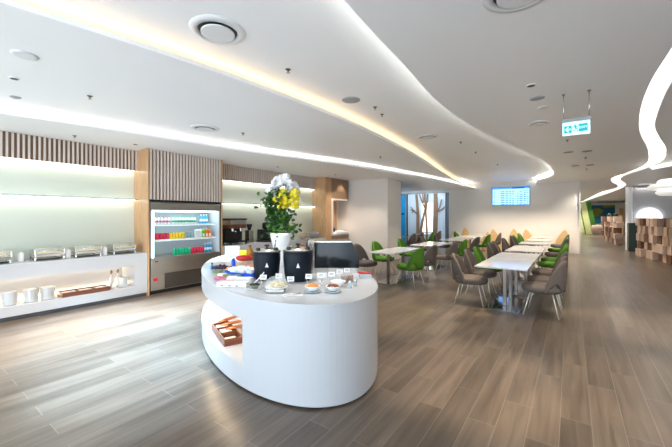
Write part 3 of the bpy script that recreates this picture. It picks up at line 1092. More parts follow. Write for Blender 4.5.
slab('front_glass', [(-.28, .06), (.285, .06), (.285, .19), (.20, .36), (-.28, .36)], -.16, -.15, 'smoke_glass', t)
slab('side_glass', [(.19, .361), (.29, .19), (.29, .06), (.298, .06), (.298, .19), (.20, .37)], -.16, .18, 'smoke_glass', t)
slab('inner_shelf', [(-.27, .06), (.28, .06), (.28, .075), (-.27, .075)], -.14, .17, 'black', t)
slab('back_panel', [(-.28, .06), (.285, .06), (.285, .19), (.20, .36), (-.28, .36)], .17, .18, 'black', t)
slab('top_panel', [(-.36, .361), (.20, .361), (.20, .372), (-.36, .372)], -.17, .18, 'steel', t)
slab('side_post', [(-.36, .0), (-.33, .0), (-.33, .36), (-.36, .36)], -.16, -.13, 'steel', t)
slab('side_post', [(-.32, .0), (-.29, .0), (-.29, .36), (-.32, .36)], -.16, -.13, 'steel', t)
slab('base_frame', [(-.28, .0), (.29, .0), (.29, .058), (-.28, .058)], -.15, .17, 'steel', t)


# place cards
def card(px, py, i, label, z=.13):
    p = I(px, py)
    t = thing('place_card', label, 'sign', p, YAW + R(random.uniform(-14, 14)), 'food cards on the island')
    b = MB(); b.box(-.035, .035, -.002, .002, 0, .05, Matrix.Translation((0, 0, z - .05)) @ Matrix.Rotation(R(-18), 4, 'X')); c_ = b.build('card', 'paper', t)
    b = MB()
    for k in range(2):
        b.box(-.022, .022, -.0035, -.0022, .018 + k * .014, .023 + k * .014, Matrix.Translation((0, 0, z - .05)) @ Matrix.Rotation(R(-18), 4, 'X'))
    b.build('print', 'ink', c_)
    b = MB(); b.tube([(-.025, 0, z - .045), (.018, -.03, .004), (-.018, -.03, .004), (.025, 0, z - .045)], .003, 6); b.build('wire_stand', 'chrome', t)


for i, (x, y, l) in enumerate([(263, 287.5, 'behind the grey green bowl'), (278.5, 286, 'behind the domed dish'), (290.5, 289.5, 'right of the domed dish'), (308.5, 286.5, 'behind the bowl of orange cereal'),
                               (321, 285.5, 'left of the brown nut bowl'), (331.5, 284, 'behind the brown nut bowl'), (339.5, 281, 'in front of the dark glass case'), (347, 279.5, 'behind the jar of nuts')]):
    card(x, y, i, 'small white food card on a wire stand %s' % l)


def bowl_dish(px, py, r, food, label, plate=None, m='ceramic', tilt=0):
    p = I(px, py)
    t = thing('food_bowl', label, 'bowl', p, 0)
    z = 0
    if plate:
        b = MB(); b.lathe([(r * .7, 0), (r * 1.1, .012), (r * 1.05, .016), (r * .6, .008)], 28); b.build('plate', plate, t); z = .014
    b = MB(); b.lathe([(r * .45, z), (r * .85, z + r * .45), (r, z + r * .62), (r * .95, z + r * .62), (r * .8, z + r * .42), (r * .4, z + .012)], 28); b.build('bowl', m, t)
    rn = random.Random(int(px))
    b = MB()
    for k in range(40):
        a, q = rn.uniform(0, 2 * PI), r * .75 * math.sqrt(rn.random())
        b.sphere(q * math.cos(a), q * math.sin(a), z + r * .56 + (r * .75 - q) * .25, r * .13, 6)
    f_ = b.build('food', food, t)
    f_['kind'] = 'stuff'
    return t


bowl_dish(254.5, 289.5, .062, 'seeds', 'grey green bowl of dark seeds on a white plate', 'ceramic', 'bowl_green')
o = MB().tube([(0, 0, 0), (.05, -.01, .05), (.10, -.02, .11)], .006, 8).build('serving_spoon', 'ceramic', None, I(254.5, 289.5) + Vector((0, 0, .066)))
o.rotation_euler.z = YAW; tag(o, 'white spoon standing in the grey green bowl', 'spoon')
bowl_dish(312.5, 292, .078, 'cereal', 'white bowl of orange cereal on a blue grey plate', 'ceramic_blue')
bowl_dish(333, 292, .075, 'nuts', 'white bowl of brown nuts on a blue grey plate', 'ceramic_blue')
bowl_dish(338, 286.0, .085, 'paper', 'empty looking white bowl behind the brown nuts bowl')
# domed dish
p = I(276.5, 291.5)
t = thing('domed_dish', 'clear domed dish of pale cheese on a steel stand at the island edge', 'food dish', p, YAW)
b = MB(); b.rbox(-.085, .085, -.07, .07, 0, .035, .008); b.build('stand', 'steel', t)
b = MB(); b.lathe([(.09, .036), (.112, .05), (.108, .053), (.085, .043)], 32); b.build('plate', 'ceramic', t)
rn = random.Random(5); b = MB()
for k in range(30):
    a, q = rn.uniform(0, 2 * PI), .08 * math.sqrt(rn.random())
    b.rbox(-.014, .014, -.010, .010, -.008, .008, .003, Matrix.Translation((q * math.cos(a), q * math.sin(a), .062 + .012 * rn.random())) @ Matrix.Rotation(a * 3, 4, 'Z'))
tag(b.build('cheese', 'cheese', t), kind='stuff')
b = MB(); b.lathe([(.105, .056), (.104, .075), (.092, .115), (.06, .142), (.015, .152)], 32); dm = b.build('dome', 'glass', t)
# tongs tray in front
p = I(292.5, 295.5)
t = thing('tongs_tray', 'flat steel tray with tongs at the front edge of the island', 'tray', p, YAW + R(28))
b = MB(); b.rbox(-.09, .09, -.045, .045, 0, .008, .003); b.build('tray', 'paper', t)
b = MB(); b.tube([(-.08, -.02, .014), (.08, -.008, .016)], .005); b.tube([(-.08, .012, .014), (.08, .0, .016)], .005); b.build('tongs', 'steel', t)
# shakers and jars
for px, py, l, m_ in ((350, 288, 'left', 'ceramic_blue'), (355.5, 286, 'right', 'ceramic_blue')):
    t = thing('salt_shaker', 'small glass shaker near the right end of the island, %s one' % l, 'shaker', I(px, py), 0, 'glass shakers on the island')
    b = MB(); b.lathe([(.018, 0), (.02, .01), (.016, .06)], 14); b.build('shaker_body', m_, t)
    b = MB(); b.lathe([(.017, .0605), (.016, .075), (.006, .08)], 14); b.build('cap', 'chrome', t)
for px, py, l in ((344.5, 283, 'left one'), (350, 281.5, 'right one')):
    t = thing('nut_jar', 'open glass jar of brown nuts behind the shakers, %s' % l, 'jar', I(px, py), 0, 'nut jars on the island')
    b = MB(); b.lathe([(.03, 0), (.035, .01), (.038, .075)], 18); b.build('nuts', 'nuts', t)
    b = MB(); b.lathe([(.0385, 0.003), (.041, .09), (.039, .09)], 18); b.build('glass', 'glass', t)
p = I(365, 277.5)
t = thing('napkin_box', 'white box holding dark red napkins at the right end of the island', 'box', p, YAW)
b = MB(); b.rbox(-.07, .07, -.05, .05, 0, .045, .004); b.build('box', 'ceramic_blue', t)
b = MB(); b.rbox(-.10, .085, -.03, .03, .046, .062, .008, Matrix.Rotation(R(8), 4, 'Y')); b.build('napkins', 'red', t)
o = MB().rbox(-.06, .06, -.05, .05, 0, .06, .006).build('butter_dish', 'ceramic', None, I(322, 278)); o.rotation_euler.z = YAW
tag(o, 'white block shaped butter dish before the dark glass case', 'dish')
# glasses with orange fruit behind the kettles
for px, py, l in ((302, 262, 'left'), (309.5, 261, 'right')):
    t = thing('fruit_glass', 'glass bowl of orange fruit behind the right kettle, %s of the two' % l, 'bowl', I(px, py), 0, 'glass bowls of orange fruit')
    b = MB(); b.lathe([(.05, 0), (.05, .008), (.008, .014), (.008, .14), (.05, .19), (.075, .26), (.07, .26), (.045, .195)], 20); b.build('glass', 'glass', t)
    b = MB()
    rn = random.Random(int(px))
    for k in range(16):
        a, q = rn.uniform(0, 2 * PI), .05 * math.sqrt(rn.random())
        b.sphere(q * math.cos(a), q * math.sin(a), .25 + .02 * rn.random(), .018, 6)
    tag(b.build('fruit', 'juice_orange', t), kind='stuff')

# left end of the island
p = I(232.5, 257)
t = thing('framed_notice', 'white framed notice standing at the far left end of the island', 'frame', p, YAW)
b = MB()
b.box(-.13, -.115, -.01, .01, 0, .20); b.box(.115, .13, -.01, .01, 0, .20); b.box(-.115, .115, -.01, .01, 0, .015); b.box(-.115, .115, -.01, .01, .185, .20)
b.build('frame', 'ceramic', t)
b = MB(); b.box(-.115, .115, -.006, .006, .015, .185); b.build('sheet', 'diffuser', t)
# red cloth / packets
p = I(244, 261.5) + Vector((0, 0, .004))
t = thing('snack_bag', 'shiny red snack bag lying before the amber syrup bottle', 'bag', p, YAW + R(10))
b = MB(); b.lathe([(.02, -.13), (.042, -.08), (.050, .0), (.040, .08), (.018, .13)], 12, mx=Matrix.Translation((0, 0, .052)) @ Matrix.Rotation(R(90), 4, 'Y') @ Matrix.Scale(.8, 4, Vector((0, 1, 0)))); b.build('bag', 'red', t)
p = I(250, 260)
t = thing('syrup_bottle', 'amber honey bottle behind the red bag on the island', 'bottle', p)
b = MB(); b.lathe([(.05, 0), (.055, .02), (.05, .10), (.055, .15), (.03, .20), (.02, .22)], 18); b.build('bottle_body', 'amber', t)
b = MB(); b.lathe([(.024, .221), (.024, .25)], 14); b.build('cap', 'tray_wood', t)
p = I(244, 257.5)
o = MB().rbox(-.09, .05, -.03, .03, 0, .13, .02).build('yellow_packet', 'can_yellow', None, p); o.rotation_euler.z = YAW
tag(o, 'yellow packet between the red bag and amber bottle', 'packet')
# blue ice tray
p = I(246, 275)
t = thing('ice_tray', 'blue rimmed tray of ice left of the kettles', 'tray', p, YAW + R(-28))
b = MB(); b.rbox(-.22, .22, -.13, -.12, 0, .045, .004); b.rbox(-.22, .22, .12, .13, 0, .06, .004); b.rbox(-.23, -.22, -.13, .13, 0, .06, .004); b.rbox(.22, .23, -.13, .13, 0, .06, .004); b.box(-.22, .22, -.12, .12, 0, .02)
b.build('tub', 'blue_plastic', t)
rn = random.Random(9); b = MB()
for k in range(120):
    x, y = rn.uniform(-.21, .21), rn.uniform(-.11, .11)
    b.rbox(-.018, .018, -.018, .018, -.018, .018, .005, Matrix.Translation((x, y, .055 + .02 * rn.random())) @ Matrix.Rotation(rn.uniform(0, 6), 4, (rn.random(), rn.random(), .5)))
tag(b.build('ice', 'ice', t), kind='stuff')
# tray with salmon/orange
p = I(249, 268.5)
t = thing('salmon_platter', 'white platter of orange salmon slices behind the blue tray', 'platter', p, YAW)
b = MB(); b.rbox(-.15, .13, -.10, .10, 0, .02, .006); b.build('platter', 'ceramic', t)
b = MB()
for k in range(9):
    b.rbox(-.035, .035, -.04, .04, 0, .02, .008, Matrix.Translation((-.11 + .10 * (k % 3), -.06 + .06 * (k // 3), .024)) @ Matrix.Rotation(.5 * k, 4, 'Z') @ Matrix.Rotation(.25, 4, 'Y'))
tag(b.build('salmon', 'cereal', t), kind='stuff')
# grapes
p = I(222, 271)
t = thing('grape_bunch', 'bunch of dark grapes on the left end of the island', 'grapes', p, YAW)
b = MB()
for k in range(60):
    a, q = rn.uniform(0, 2 * PI), math.sqrt(rn.random())
    b.sphere(.15 * q * math.cos(a), .07 * q * math.sin(a), .03 + .05 * (1 - q) * rn.random() + .012, .017, 6)
tag(b.build('grapes', 'grape', t), kind='stuff')
for k, (px, py, l) in enumerate(((228.8, 272.5, 'leftmost of three'), (233.5, 272.3, 'middle of three'), (238.2, 271.5, 'rightmost of three'))):
    o = MB(); o.sphere(0, 0, .038, .038, 14); o = o.build('orange', 'orange_fruit', None, I(px, py))
    tag(o, 'ripe orange beside the dark grapes, %s' % l, 'orange', 'oranges on the island')
b = MB(); b.lathe([(.03, 0), (.03, .10), (.012, .13)], 12); o = b.build('blueberry_pot', 'blue_plastic', None, I(233.5, 267)); tag(o, 'small dark blue pot behind the oranges', 'pot')
# packets
cols = ['packet_green', 'ceramic', 'pink', 'packet_green', 'ceramic', 'pink', 'packet_green', 'pink']
names = {'packet_green': 'mottled green', 'ceramic': 'white', 'pink': 'pink'}
spots = [(217, 273), (222, 276), (219, 279.5), (227.5, 277), (232, 279), (225.5, 281), (237, 277.5), (228.5, 283.5)]
cnt = {}
for c_, (px, py) in zip(cols, spots):
    k = cnt.get(c_, 0); cnt[c_] = k + 1
    o = MB().rbox(-.05, .05, -.035, .035, 0, .034, .010).build('cheese_packet', c_, None, I(px, py)); o.rotation_euler.z = YAW + R(random.uniform(-30, 30))
    tag(o, '%s food packet at the left island end, %s of its colour from left' % (names[c_], ORD[k]), 'packet', 'small food packets on the island')
for k, (px, py, l, wdt) in enumerate(((233, 286.5, 'nearer the island edge', .16), (240, 282, 'behind the first one', .14))):
    t = thing('white_box', 'low white lidded box before the blue tray, %s' % l, 'box', I(px, py), YAW + R(-8), 'low white boxes on the island')
    b = MB(); b.rbox(-wdt, wdt, -.045, .045, 0, .04, .004); b.build('box', 'ceramic', t)
    b = MB(); b.rbox(-wdt, wdt, -.047, .047, .041, .052, .003); b.build('lid', 'ceramic', t)
    b = MB()
    for q in range(3):
        b.box(-wdt * .7 + q * .08, -wdt * .7 + q * .08 + .03, -.0485, -.0475, .012, .022)
    b.build('print', 'ink', t)
t = thing('wine_bottle_mini', 'tiny dark topped bottle at the leftmost edge of the island', 'bottle', I(212, 269.5))
b = MB(); b.lathe([(.02, 0), (.022, .01), (.022, .05), (.009, .07)], 12); b.build('bottle_body', 'water_blue', t)
b = MB(); b.lathe([(.010, .0705), (.010, .095)], 12); b.build('cap', 'black', t)

# ---------------------------------------------------------------- tables and chairs


def make_table(x0, x1, y0, y1, label, posts=2, group='white dining tables'):
    t = thing('dining_table', label, 'table', ((x0 + x1) / 2, (y0 + y1) / 2, 0), 0, group)
    hx, hy = (x1 - x0) / 2, (y1 - y0) / 2
    b = MB(); b.rbox(-hx, hx, -hy, hy, .722, .75, .006); b.build('tabletop', 'table_white', t)
    bx = hx * .68
    ys = posts if isinstance(posts, list) else [-hy * .5, hy * .5] if posts == 2 else [0]
    for y in ys:
        b = MB(); b.rbox(-.03, .03, y - .03, y + .03, .012, .70, .006); b.build('post', 'chrome_post', t)
        b = MB(); b.rbox(-.14, .14, y - .12, y + .12, .701, .7215, .004); b.build('mounting_plate', 'black', t)
    b = MB(); b.rbox(-bx, bx, -hy * .82, hy * .82, 0, .0115, .004); b.build('base_plate', 'chrome_dark', t)
    return t


TB = [(-1.365, -.565, 6.05, 7.38, 'white dining table nearest the camera in the right row'),
      (-1.365, -.565, 7.40, 8.73, 'white dining table pushed against the nearest one in the right row'),
      (-1.36, -.565, 9.25, 11.08, 'white dining table in the right row, third from the camera'),
      (-1.36, -.57, 11.85, 12.85, 'white dining table in the right row, fourth from the camera'),
      (-1.36, -.57, 13.45, 14.75, 'white dining table in the right row, fifth from the camera'),
      (-1.36, -.57, 15.5, 16.3, 'white dining table in the right row, last before the wall'),
      (-3.98, -3.28, 6.87, 8.60, 'white dining table nearest the island in the middle row'),
      (-3.95, -3.15, 9.4, 11.0, 'white dining table in the middle row, second from the island'),
      (-3.95, -3.15, 12.1, 13.7, 'white dining table in the middle row, third from the island'),
      (-3.95, -3.15, 14.0, 15.4, 'white dining table in the middle row, fourth from the island'),
      (-3.9, -3.1, 16.0, 16.9, 'white dining table in the middle row, last before the wall'),
      (-6.5, -5.75, 13.0, 14.2, 'white dining table near the tree mural, closer one'),
      (-6.5, -5.75, 15.4, 16.6, 'white dining table near the tree mural, farther one')]
for a in TB:
    make_table(*a, posts=[-.15, .52] if a[2] == 6.05 else 1 if a[3] - a[2] < 1.34 else 2)


def make_chair(fab):
    t = thing('dining_chair', None, None)
    # seat, facing +X
    b = MB()
    n = 28
    prof = [(0.0, .375), (.86, .375), (.97, .395), (1.0, .43), (.97, .47), (.82, .488), (0.001, .495)]
    vs, fs = [], []
    for (r, z) in prof:
        for k in range(n):
            a = 2 * PI * k / n
            ca, sa = math.cos(a), math.sin(a)
            ex = abs(ca) ** .75 * (1 if ca > 0 else -1)
            ey = abs(sa) ** .75 * (1 if sa > 0 else -1)
            vs.append((.03 + .285 * ex * max(r, .001), .27 * ey * max(r, .001), z))
    for i in range(len(prof) - 1):
        for k in range(n):
            q, s = i * n + k, i * n + (k + 1) % n
            fs.append((q, s, s + n, q + n))
    b.add(vs, fs, True)
    b.build('seat', fab, t)
    # wrap-around shell back
    b = MB()
    NU, NVv = 24, 9
    outer, inner = [], []
    for side in (0, 1):
        vs = []
        for i in range(NU + 1):
            u = -1 + 2 * i / NU
            ang = PI + u * R(78)
            top = .40 + .50 * max(0, 1 - abs(u) ** 2.9) ** .78
            gap = max(0, math.cos(min(1, abs(abs(u) - .62) / .30) * PI / 2)) ** .8
            bot = .40 + .02 * (1 - abs(u)) + .125 * gap
            bot = min(bot, top - .015)
            for j in range(NVv + 1):
                v = j / NVv
                z = bot + (top - bot) * v
                h = (z - .40) / .48
                ro = (.295 - .035 * h * h) - side * (.055 - .015 * h)
                lean = -.055 * h
                vs.append((.035 + lean + (ro + .03) * math.cos(ang) * 1.0, ro * math.sin(ang), z + (0 if side == 0 else -0.004)))
        fs = []
        w_ = NVv + 1
        for i in range(NU):
            for j in range(NVv):
                q = i * w_ + j
                fs.append((q, q + 1, q + w_ + 1, q + w_) if side == 0 else (q, q + w_, q + w_ + 1, q + 1))
        (outer if side == 0 else inner).append((vs, fs))
    vo, fo = outer[0]
    vi, fi = inner[0]
    off = len(vo)
    w_ = NVv + 1
    rim = []
    for i in range(NU):
        for j in (0, NVv):
            q, s = i * w_ + j, (i + 1) * w_ + j
            rim.append((q, s, s + off, q + off))
    for j in range(NVv):
        for i in (0, NU):
            q = i * w_ + j
            rim.append((q, q + 1, q + 1 + off, q + off))
    b.add(vo + vi, fo + [[k + off for k in f_] for f_ in fi] + rim, True)
    b.build('backrest', fab, t)
    for sx, sy in ((1, 1), (1, -1), (-1, 1), (-1, -1)):
        b = MB()
        b.tube([(.02 + sx * .15, sy * .15, .385), (.02 + sx * .245, sy * .225, .0)], .0115, 8, .008)
        b.build('leg', 'leg_white', t)
    b = MB(); b.rbox(-.15, .19, -.16, .16, .362, .3745, .004); b.build('seat_frame', 'leg_white', t)
    return t


proto = {'grey': make_chair('grey_fabric'), 'green': make_chair('green_fabric')}
usedp = set()


def chair(col, x, y, deg, where):
    colname = 'grey brown' if col == 'grey' else 'bright green'
    lab = '%s upholstered chair %s' % (colname, where)
    if col not in usedp:
        usedp.add(col); o = proto[col]
    else:
        o = dup(proto[col], None)
    o.location = (x, y, 0)
    o.rotation_euler = (0, 0, R(deg))
    tag(o, lab, 'chair', 'grey dining chairs' if col == 'grey' else 'green dining chairs')


# right row: left side faces +X, right side faces -X
LX, RX = -1.54, -.36
for c_, y, j, w_ in (('grey', 6.45, 4, 'nearest on the left side of the right row'), ('grey', 7.30, -3, 'second on the left side of the right row'),
                     ('green', 8.15, 2, 'third on the left side of the right row'), ('grey', 9.65, 0, 'fourth on the left side of the right row'),
                     ('grey', 10.35, 5, 'fifth on the left side of the right row'), ('grey', 11.95, 0, 'sixth on the left side of the right row'),
                     ('grey', 13.7, -6, 'seventh on the left side of the right row'), ('green', 14.4, 6, 'eighth on the left side of the right row'),
                     ('green', 15.9, 0, 'ninth and last on the left side of the right row')):
    chair(c_, LX, y, j, w_)
for c_, y, j, w_ in (('grey', 6.38, 176, 'nearest on the right side of the right row'), ('grey', 7.15, 182, 'second on the right side of the right row'),
                     ('grey', 8.05, 180, 'third on the right side of the right row'), ('green', 9.6, 178, 'fourth on the right side of the right row'),
                     ('green', 10.55, 182, 'fifth on the right side of the right row'), ('grey', 12.2, 180, 'sixth on the right side of the right row'),
                     ('green', 13.8, 180, 'seventh on the right side of the right row'), ('grey', 15.8, 180, 'eighth and last on the right side of the right row')):
    chair(c_, RX, y, j, w_)
# middle row
for c_, x, y, d, w_ in (('grey', -4.22, 7.15, -8, 'nearest the island on the left side of the middle row'), ('green', -4.28, 8.25, -6, 'second on the left side of the middle row'),
                        ('green', -4.18, 9.75, 0, 'third on the left side of the middle row'), ('grey', -4.18, 11.6, 5, 'fourth on the left side of the middle row'),
                        ('grey', -4.2, 13.2, 0, 'fifth on the left side of the middle row'), ('green', -4.18, 15.9, 0, 'sixth and last on the left side of the middle row'),
                        ('green', -3.03, 7.25, 172, 'nearest the camera on the right side of the middle row'), ('grey', -3.03, 8.1, 178, 'second on the right side of the middle row'),
                        ('grey', -2.92, 9.6, 180, 'third on the right side of the middle row'), ('green', -2.92, 10.6, 183, 'fourth on the right side of the middle row'),
                        ('grey', -2.92, 12.2, 180, 'fifth on the right side of the middle row'), ('green', -2.92, 14.3, 176, 'sixth on the right side of the middle row'),
                        ('grey', -2.75, 15.7, 186, 'seventh and last on the right side of the middle row'),
                        ('grey', -5.5, 12.9, 178, 'beside the closer mural table'), ('grey', -5.5, 13.8, 184, 'behind its twin at the closer mural table'), ('green', -5.5, 15.3, 180, 'nearer one at the farther mural table'),
                        ('grey', -5.5, 16.2, 180, 'farther one at the farther mural table'), ('grey', -6.75, 13.4, 0, 'on the far side of the closer mural table')):
    chair(c_, x, y, d, w_)

# leaf-shaped wooden screens along the back wall


def leaf_screen(px, h, w_, lean, label):
    r_ = (px - 336) / 330
    c, s = math.cos(YAW), math.sin(YAW)
    k = 17.05 / (r_ * s + c)
    x = k * (r_ * c - s)
    n = 14
    pts = []
    for i in range(n + 1):
        v = i / n
        pts.append((-w_ / 2 * math.sin(PI * (0.15 + .85 * v)) ** .8 + lean * v, h * v))
    for i in range(n - 1, -1, -1):
        v = i / n
        pts.append((w_ / 2 * math.sin(PI * (0.15 + .85 * v)) ** .8 + lean * v, h * v))
    t = thing('leaf_screen', label, 'screen', (x, 17.05 + (.12 if .8 < h < .9 else 0), 0), 0, 'leaf shaped wooden screens')
    b = MB()
    vs = [(q[0], -.02, q[1]) for q in pts] + [(q[0], .02, q[1]) for q in pts]
    m = len(pts)
    b.add(vs, [list(range(m)), [m + i for i in range(m)][::-1]] + [(i, (i + 1) % m, m + (i + 1) % m, m + i) for i in range(m)])
    b.build('leaf_panel', 'leaf_wood', t)
    b = MB(); b.rbox(-.16, .16, -.10, .10, 0, .02, .004); b.build('foot', 'leaf_wood', t)


for px, h, w_, ln, l in ((467, 1.08, .42, -.10, 'upright one nearest the tree mural'), (484, .86, .45, .15, 'low one left of the middle'), (497.5, 1.02, .45, -.20, 'tip tilted left, below the flight screen'),
                         (514, 1.06, .46, .0, 'symmetric one under the flight screen'), (531.5, 1.04, .50, -.22, 'tilted one right of the flight screen'), (560.5, 1.05, .50, .16, 'rightmost one near the wall end')):
    leaf_screen(px, h, w_, ln, 'leaf shaped wooden screen at the back wall, %s' % l)

# ---------------------------------------------------------------- flight screen
t = thing('flight_screen', 'wall mounted flight information screen glowing blue on the back wall', 'screen', (-2.27, 17.40, 0), 0)
# picture on the wall face: spans x -3.06 .. -1.5
W0, W1, H0, H1 = -.82, .72, 2.15, 2.97
b = MB(); b.rbox(W0 - .03, W1 + .03, .0, .06, H0 - .03, H1 + .03, .008); b.build('bezel', 'water_blue', t)
b = MB(); b.box(W0, W1, -.006, 0, H0, H1); b.build('display', 'screen_light', t)
b = MB()
b.box(W0, W1, -.009, -.0065, H1 - .075, H1)
hd = b.build('header_bar', 'screen_blue', t)
b = MB(); b.box(W0 + .85, W0 + 1.35, -.012, -.0095, H1 - .07, H1 - .01); b.build('header_title', 'screen_dark', hd)
for rw in range(8):
    b = MB()
    z = H1 - .17 - rw * .085
    b.box(W0 + .03, W0 + 1.51, -.0078, -.0065, z - .030, z - .022)
    for x0, x1 in ((W0 + .03, W0 + .10), (W0 + .36, W0 + .52), (W0 + .56, W0 + .68), (W0 + .72, W0 + .80), (W0 + .84, W0 + .92), (W0 + 1.04, W0 + 1.11), (W0 + 1.14, W0 + 1.28), (W0 + 1.31, W0 + 1.40), (W0 + 1.43, W0 + 1.51)):
        if (rw * 7 + int(x0 * 50)) % 11 != 0:
            b.box(x0, x1, -.009, -.0065, z - .045, z - .008)
    fr_ = b.build('flight_row', 'screen_blue', t)
    b = MB()
    z = H1 - .17 - rw * .085
    b.box(W0 + .38, W0 + 1.39, -.0105, -.0095, z - .030, z - .027)
    for x0, x1 in ((W0 + .38, W0 + .50), (W0 + 1.15, W0 + 1.27), (W0 + 1.32, W0 + 1.39)):
        b.box(x0, x1, -.0115, -.0095, z - .036, z - .018)
    b.build('flight_text', 'screen_dark', fr_)
b = MB(); b.box(-.2, .2, .061, .098, 2.3, 2.8); b.build('wall_bracket', 'black', t)

# ---------------------------------------------------------------- tree mural and glass
t = thing('tree_mural', 'bright glass wall with brown branching tree shapes left of the screen wall', 'wall panel', (0, 0, 0))
b = MB(); b.box(-9.6, -5.3, 19.0, 19.05, 0, 2.95); b.build('glass_panel', 'mural_glass', t)
V19 = 18.98


def mx_(px):
    r_ = (px - 336) / 330
    c, s = math.cos(YAW), math.sin(YAW)
    k = V19 / (r_ * s + c)
    return k * (r_ * c - s), k


def mp(px, py):
    x, k = mx_(px)
    return (x, min(2.93, 1.6 - (py - 216.5) * k / 330))


def limb(pts, w0, w1):
    bq = MB()
    P = [mp(*q) for q in pts]
    n_ = len(P)
    vs = []
    for i, (x, z) in enumerate(P):
        dx, dz = P[min(i + 1, n_ - 1)][0] - P[max(i - 1, 0)][0], P[min(i + 1, n_ - 1)][1] - P[max(i - 1, 0)][1]
        l = math.hypot(dx, dz)
        nx, nz = -dz / l, dx / l
        h = (w0 + (w1 - w0) * i / (n_ - 1)) / 2
        vs += [(x - nx * h, V19, z - nz * h), (x + nx * h, V19, z + nz * h), (x + nx * h, V19 - .05, z + nz * h), (x - nx * h, V19 - .05, z - nz * h)]
    fs = []
    for i in range(n_ - 1):
        for k in range(4):
            fs.append((4 * i + k, 4 * i + (k + 1) % 4, 4 * i + 4 + (k + 1) % 4, 4 * i + 4 + k))
    fs += [(0, 3, 2, 1), tuple(4 * (n_ - 1) + k for k in range(4))]
    bq.add(vs, fs)
    return bq


def tree(parts):
    bq = MB()
    for p_, a_, c_ in parts:
        q = limb(p_, a_, c_)
        bq.add(q.v, q.f)
    return bq


tree([([(418, 262), (418, 235), (418, 212), (416.5, 193)], .22, .13), ([(418, 215), (414, 210.5), (410.5, 210)], .09, .05), ([(414, 211), (411, 207)], .05, .04),
      ([(414, 210.5), (412, 213)], .05, .03)]).build('tree_shape', 'mural_wood', t)
tree([([(419.5, 240), (422.5, 222), (425.5, 208), (424.8, 193)], .18, .07), ([(424.8, 208), (421.5, 200), (419.5, 193)], .07, .05), ([(423.5, 203), (422.8, 193)], .05, .04)]).build('tree_shape', 'mural_wood', t)
tree([([(427, 262), (427, 230), (426, 212), (427.8, 193)], .12, .08)]).build('tree_shape', 'mural_wood', t)
tree([([(434.5, 262), (435, 235), (436, 212), (435.6, 192.5)], .28, .19), ([(437, 212), (440, 207), (441.5, 199.5)], .08, .04), ([(438, 211.5), (442, 209.5), (445, 206.5)], .10, .03), ([(441.5, 209.5), (444, 209)], .05, .03)]).build('tree_shape', 'mural_wood', t)
b = MB()
x0, _ = mx_(421.5); x1, _ = mx_(432.5)
b.box(x0, x1, 18.985, 18.999, 0.7, 2.4); b.build('backlit_pane', 'mural_light', t)
for px in (407.5, 446.2, 448.2):
    x, _ = mx_(px)
    b = MB(); b.box(x - .02, x + .02, 18.90, 18.98, 0, 2.95); b.build('mullion', 'kettle', t)
# cyan wall left of the mural
x0, _ = mx_(395); x1, _ = mx_(406)
t = thing('blue_wall_panel', 'bright cyan blue wall panel at the left edge of the tree mural', 'wall panel', (0, 0, 0))
b = MB(); b.box(x0, x1, 18.80, 18.88, 0, 2.92); b.build('panel', 'cyan_wall', t)
b = MB(); b.box(x0 + .1, x1 - .05, 18.78, 18.799, 1.72, 1.80); b.build('rail', 'kettle', t)
struct(MB().box(-14, -5.2, 19.2, 19.4, 0, 3).build('wall_mural', 'wall_grey')); C.objects['wall_mural'].name = 'wall_back_left'
area('mural_fill', (-7.2, 17.4, 2.9), (-7.2, 18.9, 1.2), 3.0, 0.5, 45, (0.75, 0.88, 1.0))  # added area light inside the room to brighten the mural

# ---------------------------------------------------------------- exit sign
t = thing('exit_sign', 'lit green exit sign with arrow and running figure hanging on two rods', 'sign', (.05, 4.92, 0), 0)
b = MB(); b.rbox(-.145, .145, -.03, .03, 2.745, 2.785, .004); b.build('housing', 'speaker_grey', t)
b = MB(); b.box(-.135, .135, -.008, .008, 2.585, 2.745); pn = b.build('panel', 'exit_white', t)
for x in (-.125, .125):
    b = MB(); b.tube([(x, 0, 2.785), (x, 0, 3.10)], .005, 8); b.lathe([(.02, 3.09), (.02, 3.0995)], 12, x, 0); b.build('hanging_rod', 'steel', t)
yy = -.0105
b = MB()


def face(bq, poly, y0=-.0115, y1=-.0085):
    m = len(poly)
    bq.add([(x, y0, z) for x, z in poly] + [(x, y1, z) for x, z in poly], [list(range(m)), [m + i for i in range(m)][::-1]] + [(i, (i + 1) % m, m + (i + 1) % m, m + i) for i in range(m)])


face(b, [(-.118, 2.612), (-.042, 2.612), (-.042, 2.70), (-.118, 2.70)])
b.build('green_field', 'exit_green', pn)
b = MB()
face(b, [(.025, 2.62), (.112, 2.62), (.112, 2.71), (.025, 2.71)])
b.build('green_field', 'exit_green', pn)
b = MB()
face(b, [(-.108, 2.656), (-.08, 2.690), (-.068, 2.690), (-.085, 2.664), (-.05, 2.664), (-.05, 2.648), (-.085, 2.648), (-.068, 2.622), (-.08, 2.622)], -.014, -.0118)
b.build('arrow', 'exit_white', pn)
b = MB()     # running figure
hz = Matrix.Rotation(R(90), 4, 'X')
face(b, [(-.012 + .010 * math.cos(a * PI / 5), 2.702 + .010 * math.sin(a * PI / 5)) for a in range(10)])
face(b, [(-.018, 2.690), (.000, 2.694), (.008, 2.660), (-.006, 2.654)])
face(b, [(-.006, 2.66), (-.020, 2.640), (-.034, 2.640), (-.034, 2.632), (-.016, 2.632), (.002, 2.656)])
face(b, [(.0, 2.66), (.012, 2.640), (.006, 2.618), (.013, 2.615), (.021, 2.642), (.008, 2.662)])
face(b, [(-.016, 2.690), (-.034, 2.676), (-.036, 2.664), (-.030, 2.664), (-.028, 2.674), (-.012, 2.682)])
face(b, [(.0, 2.69), (.018, 2.682), (.020, 2.668), (.014, 2.668), (.012, 2.677), (.0, 2.682)])
b.build('running_figure', 'exit_green', pn)


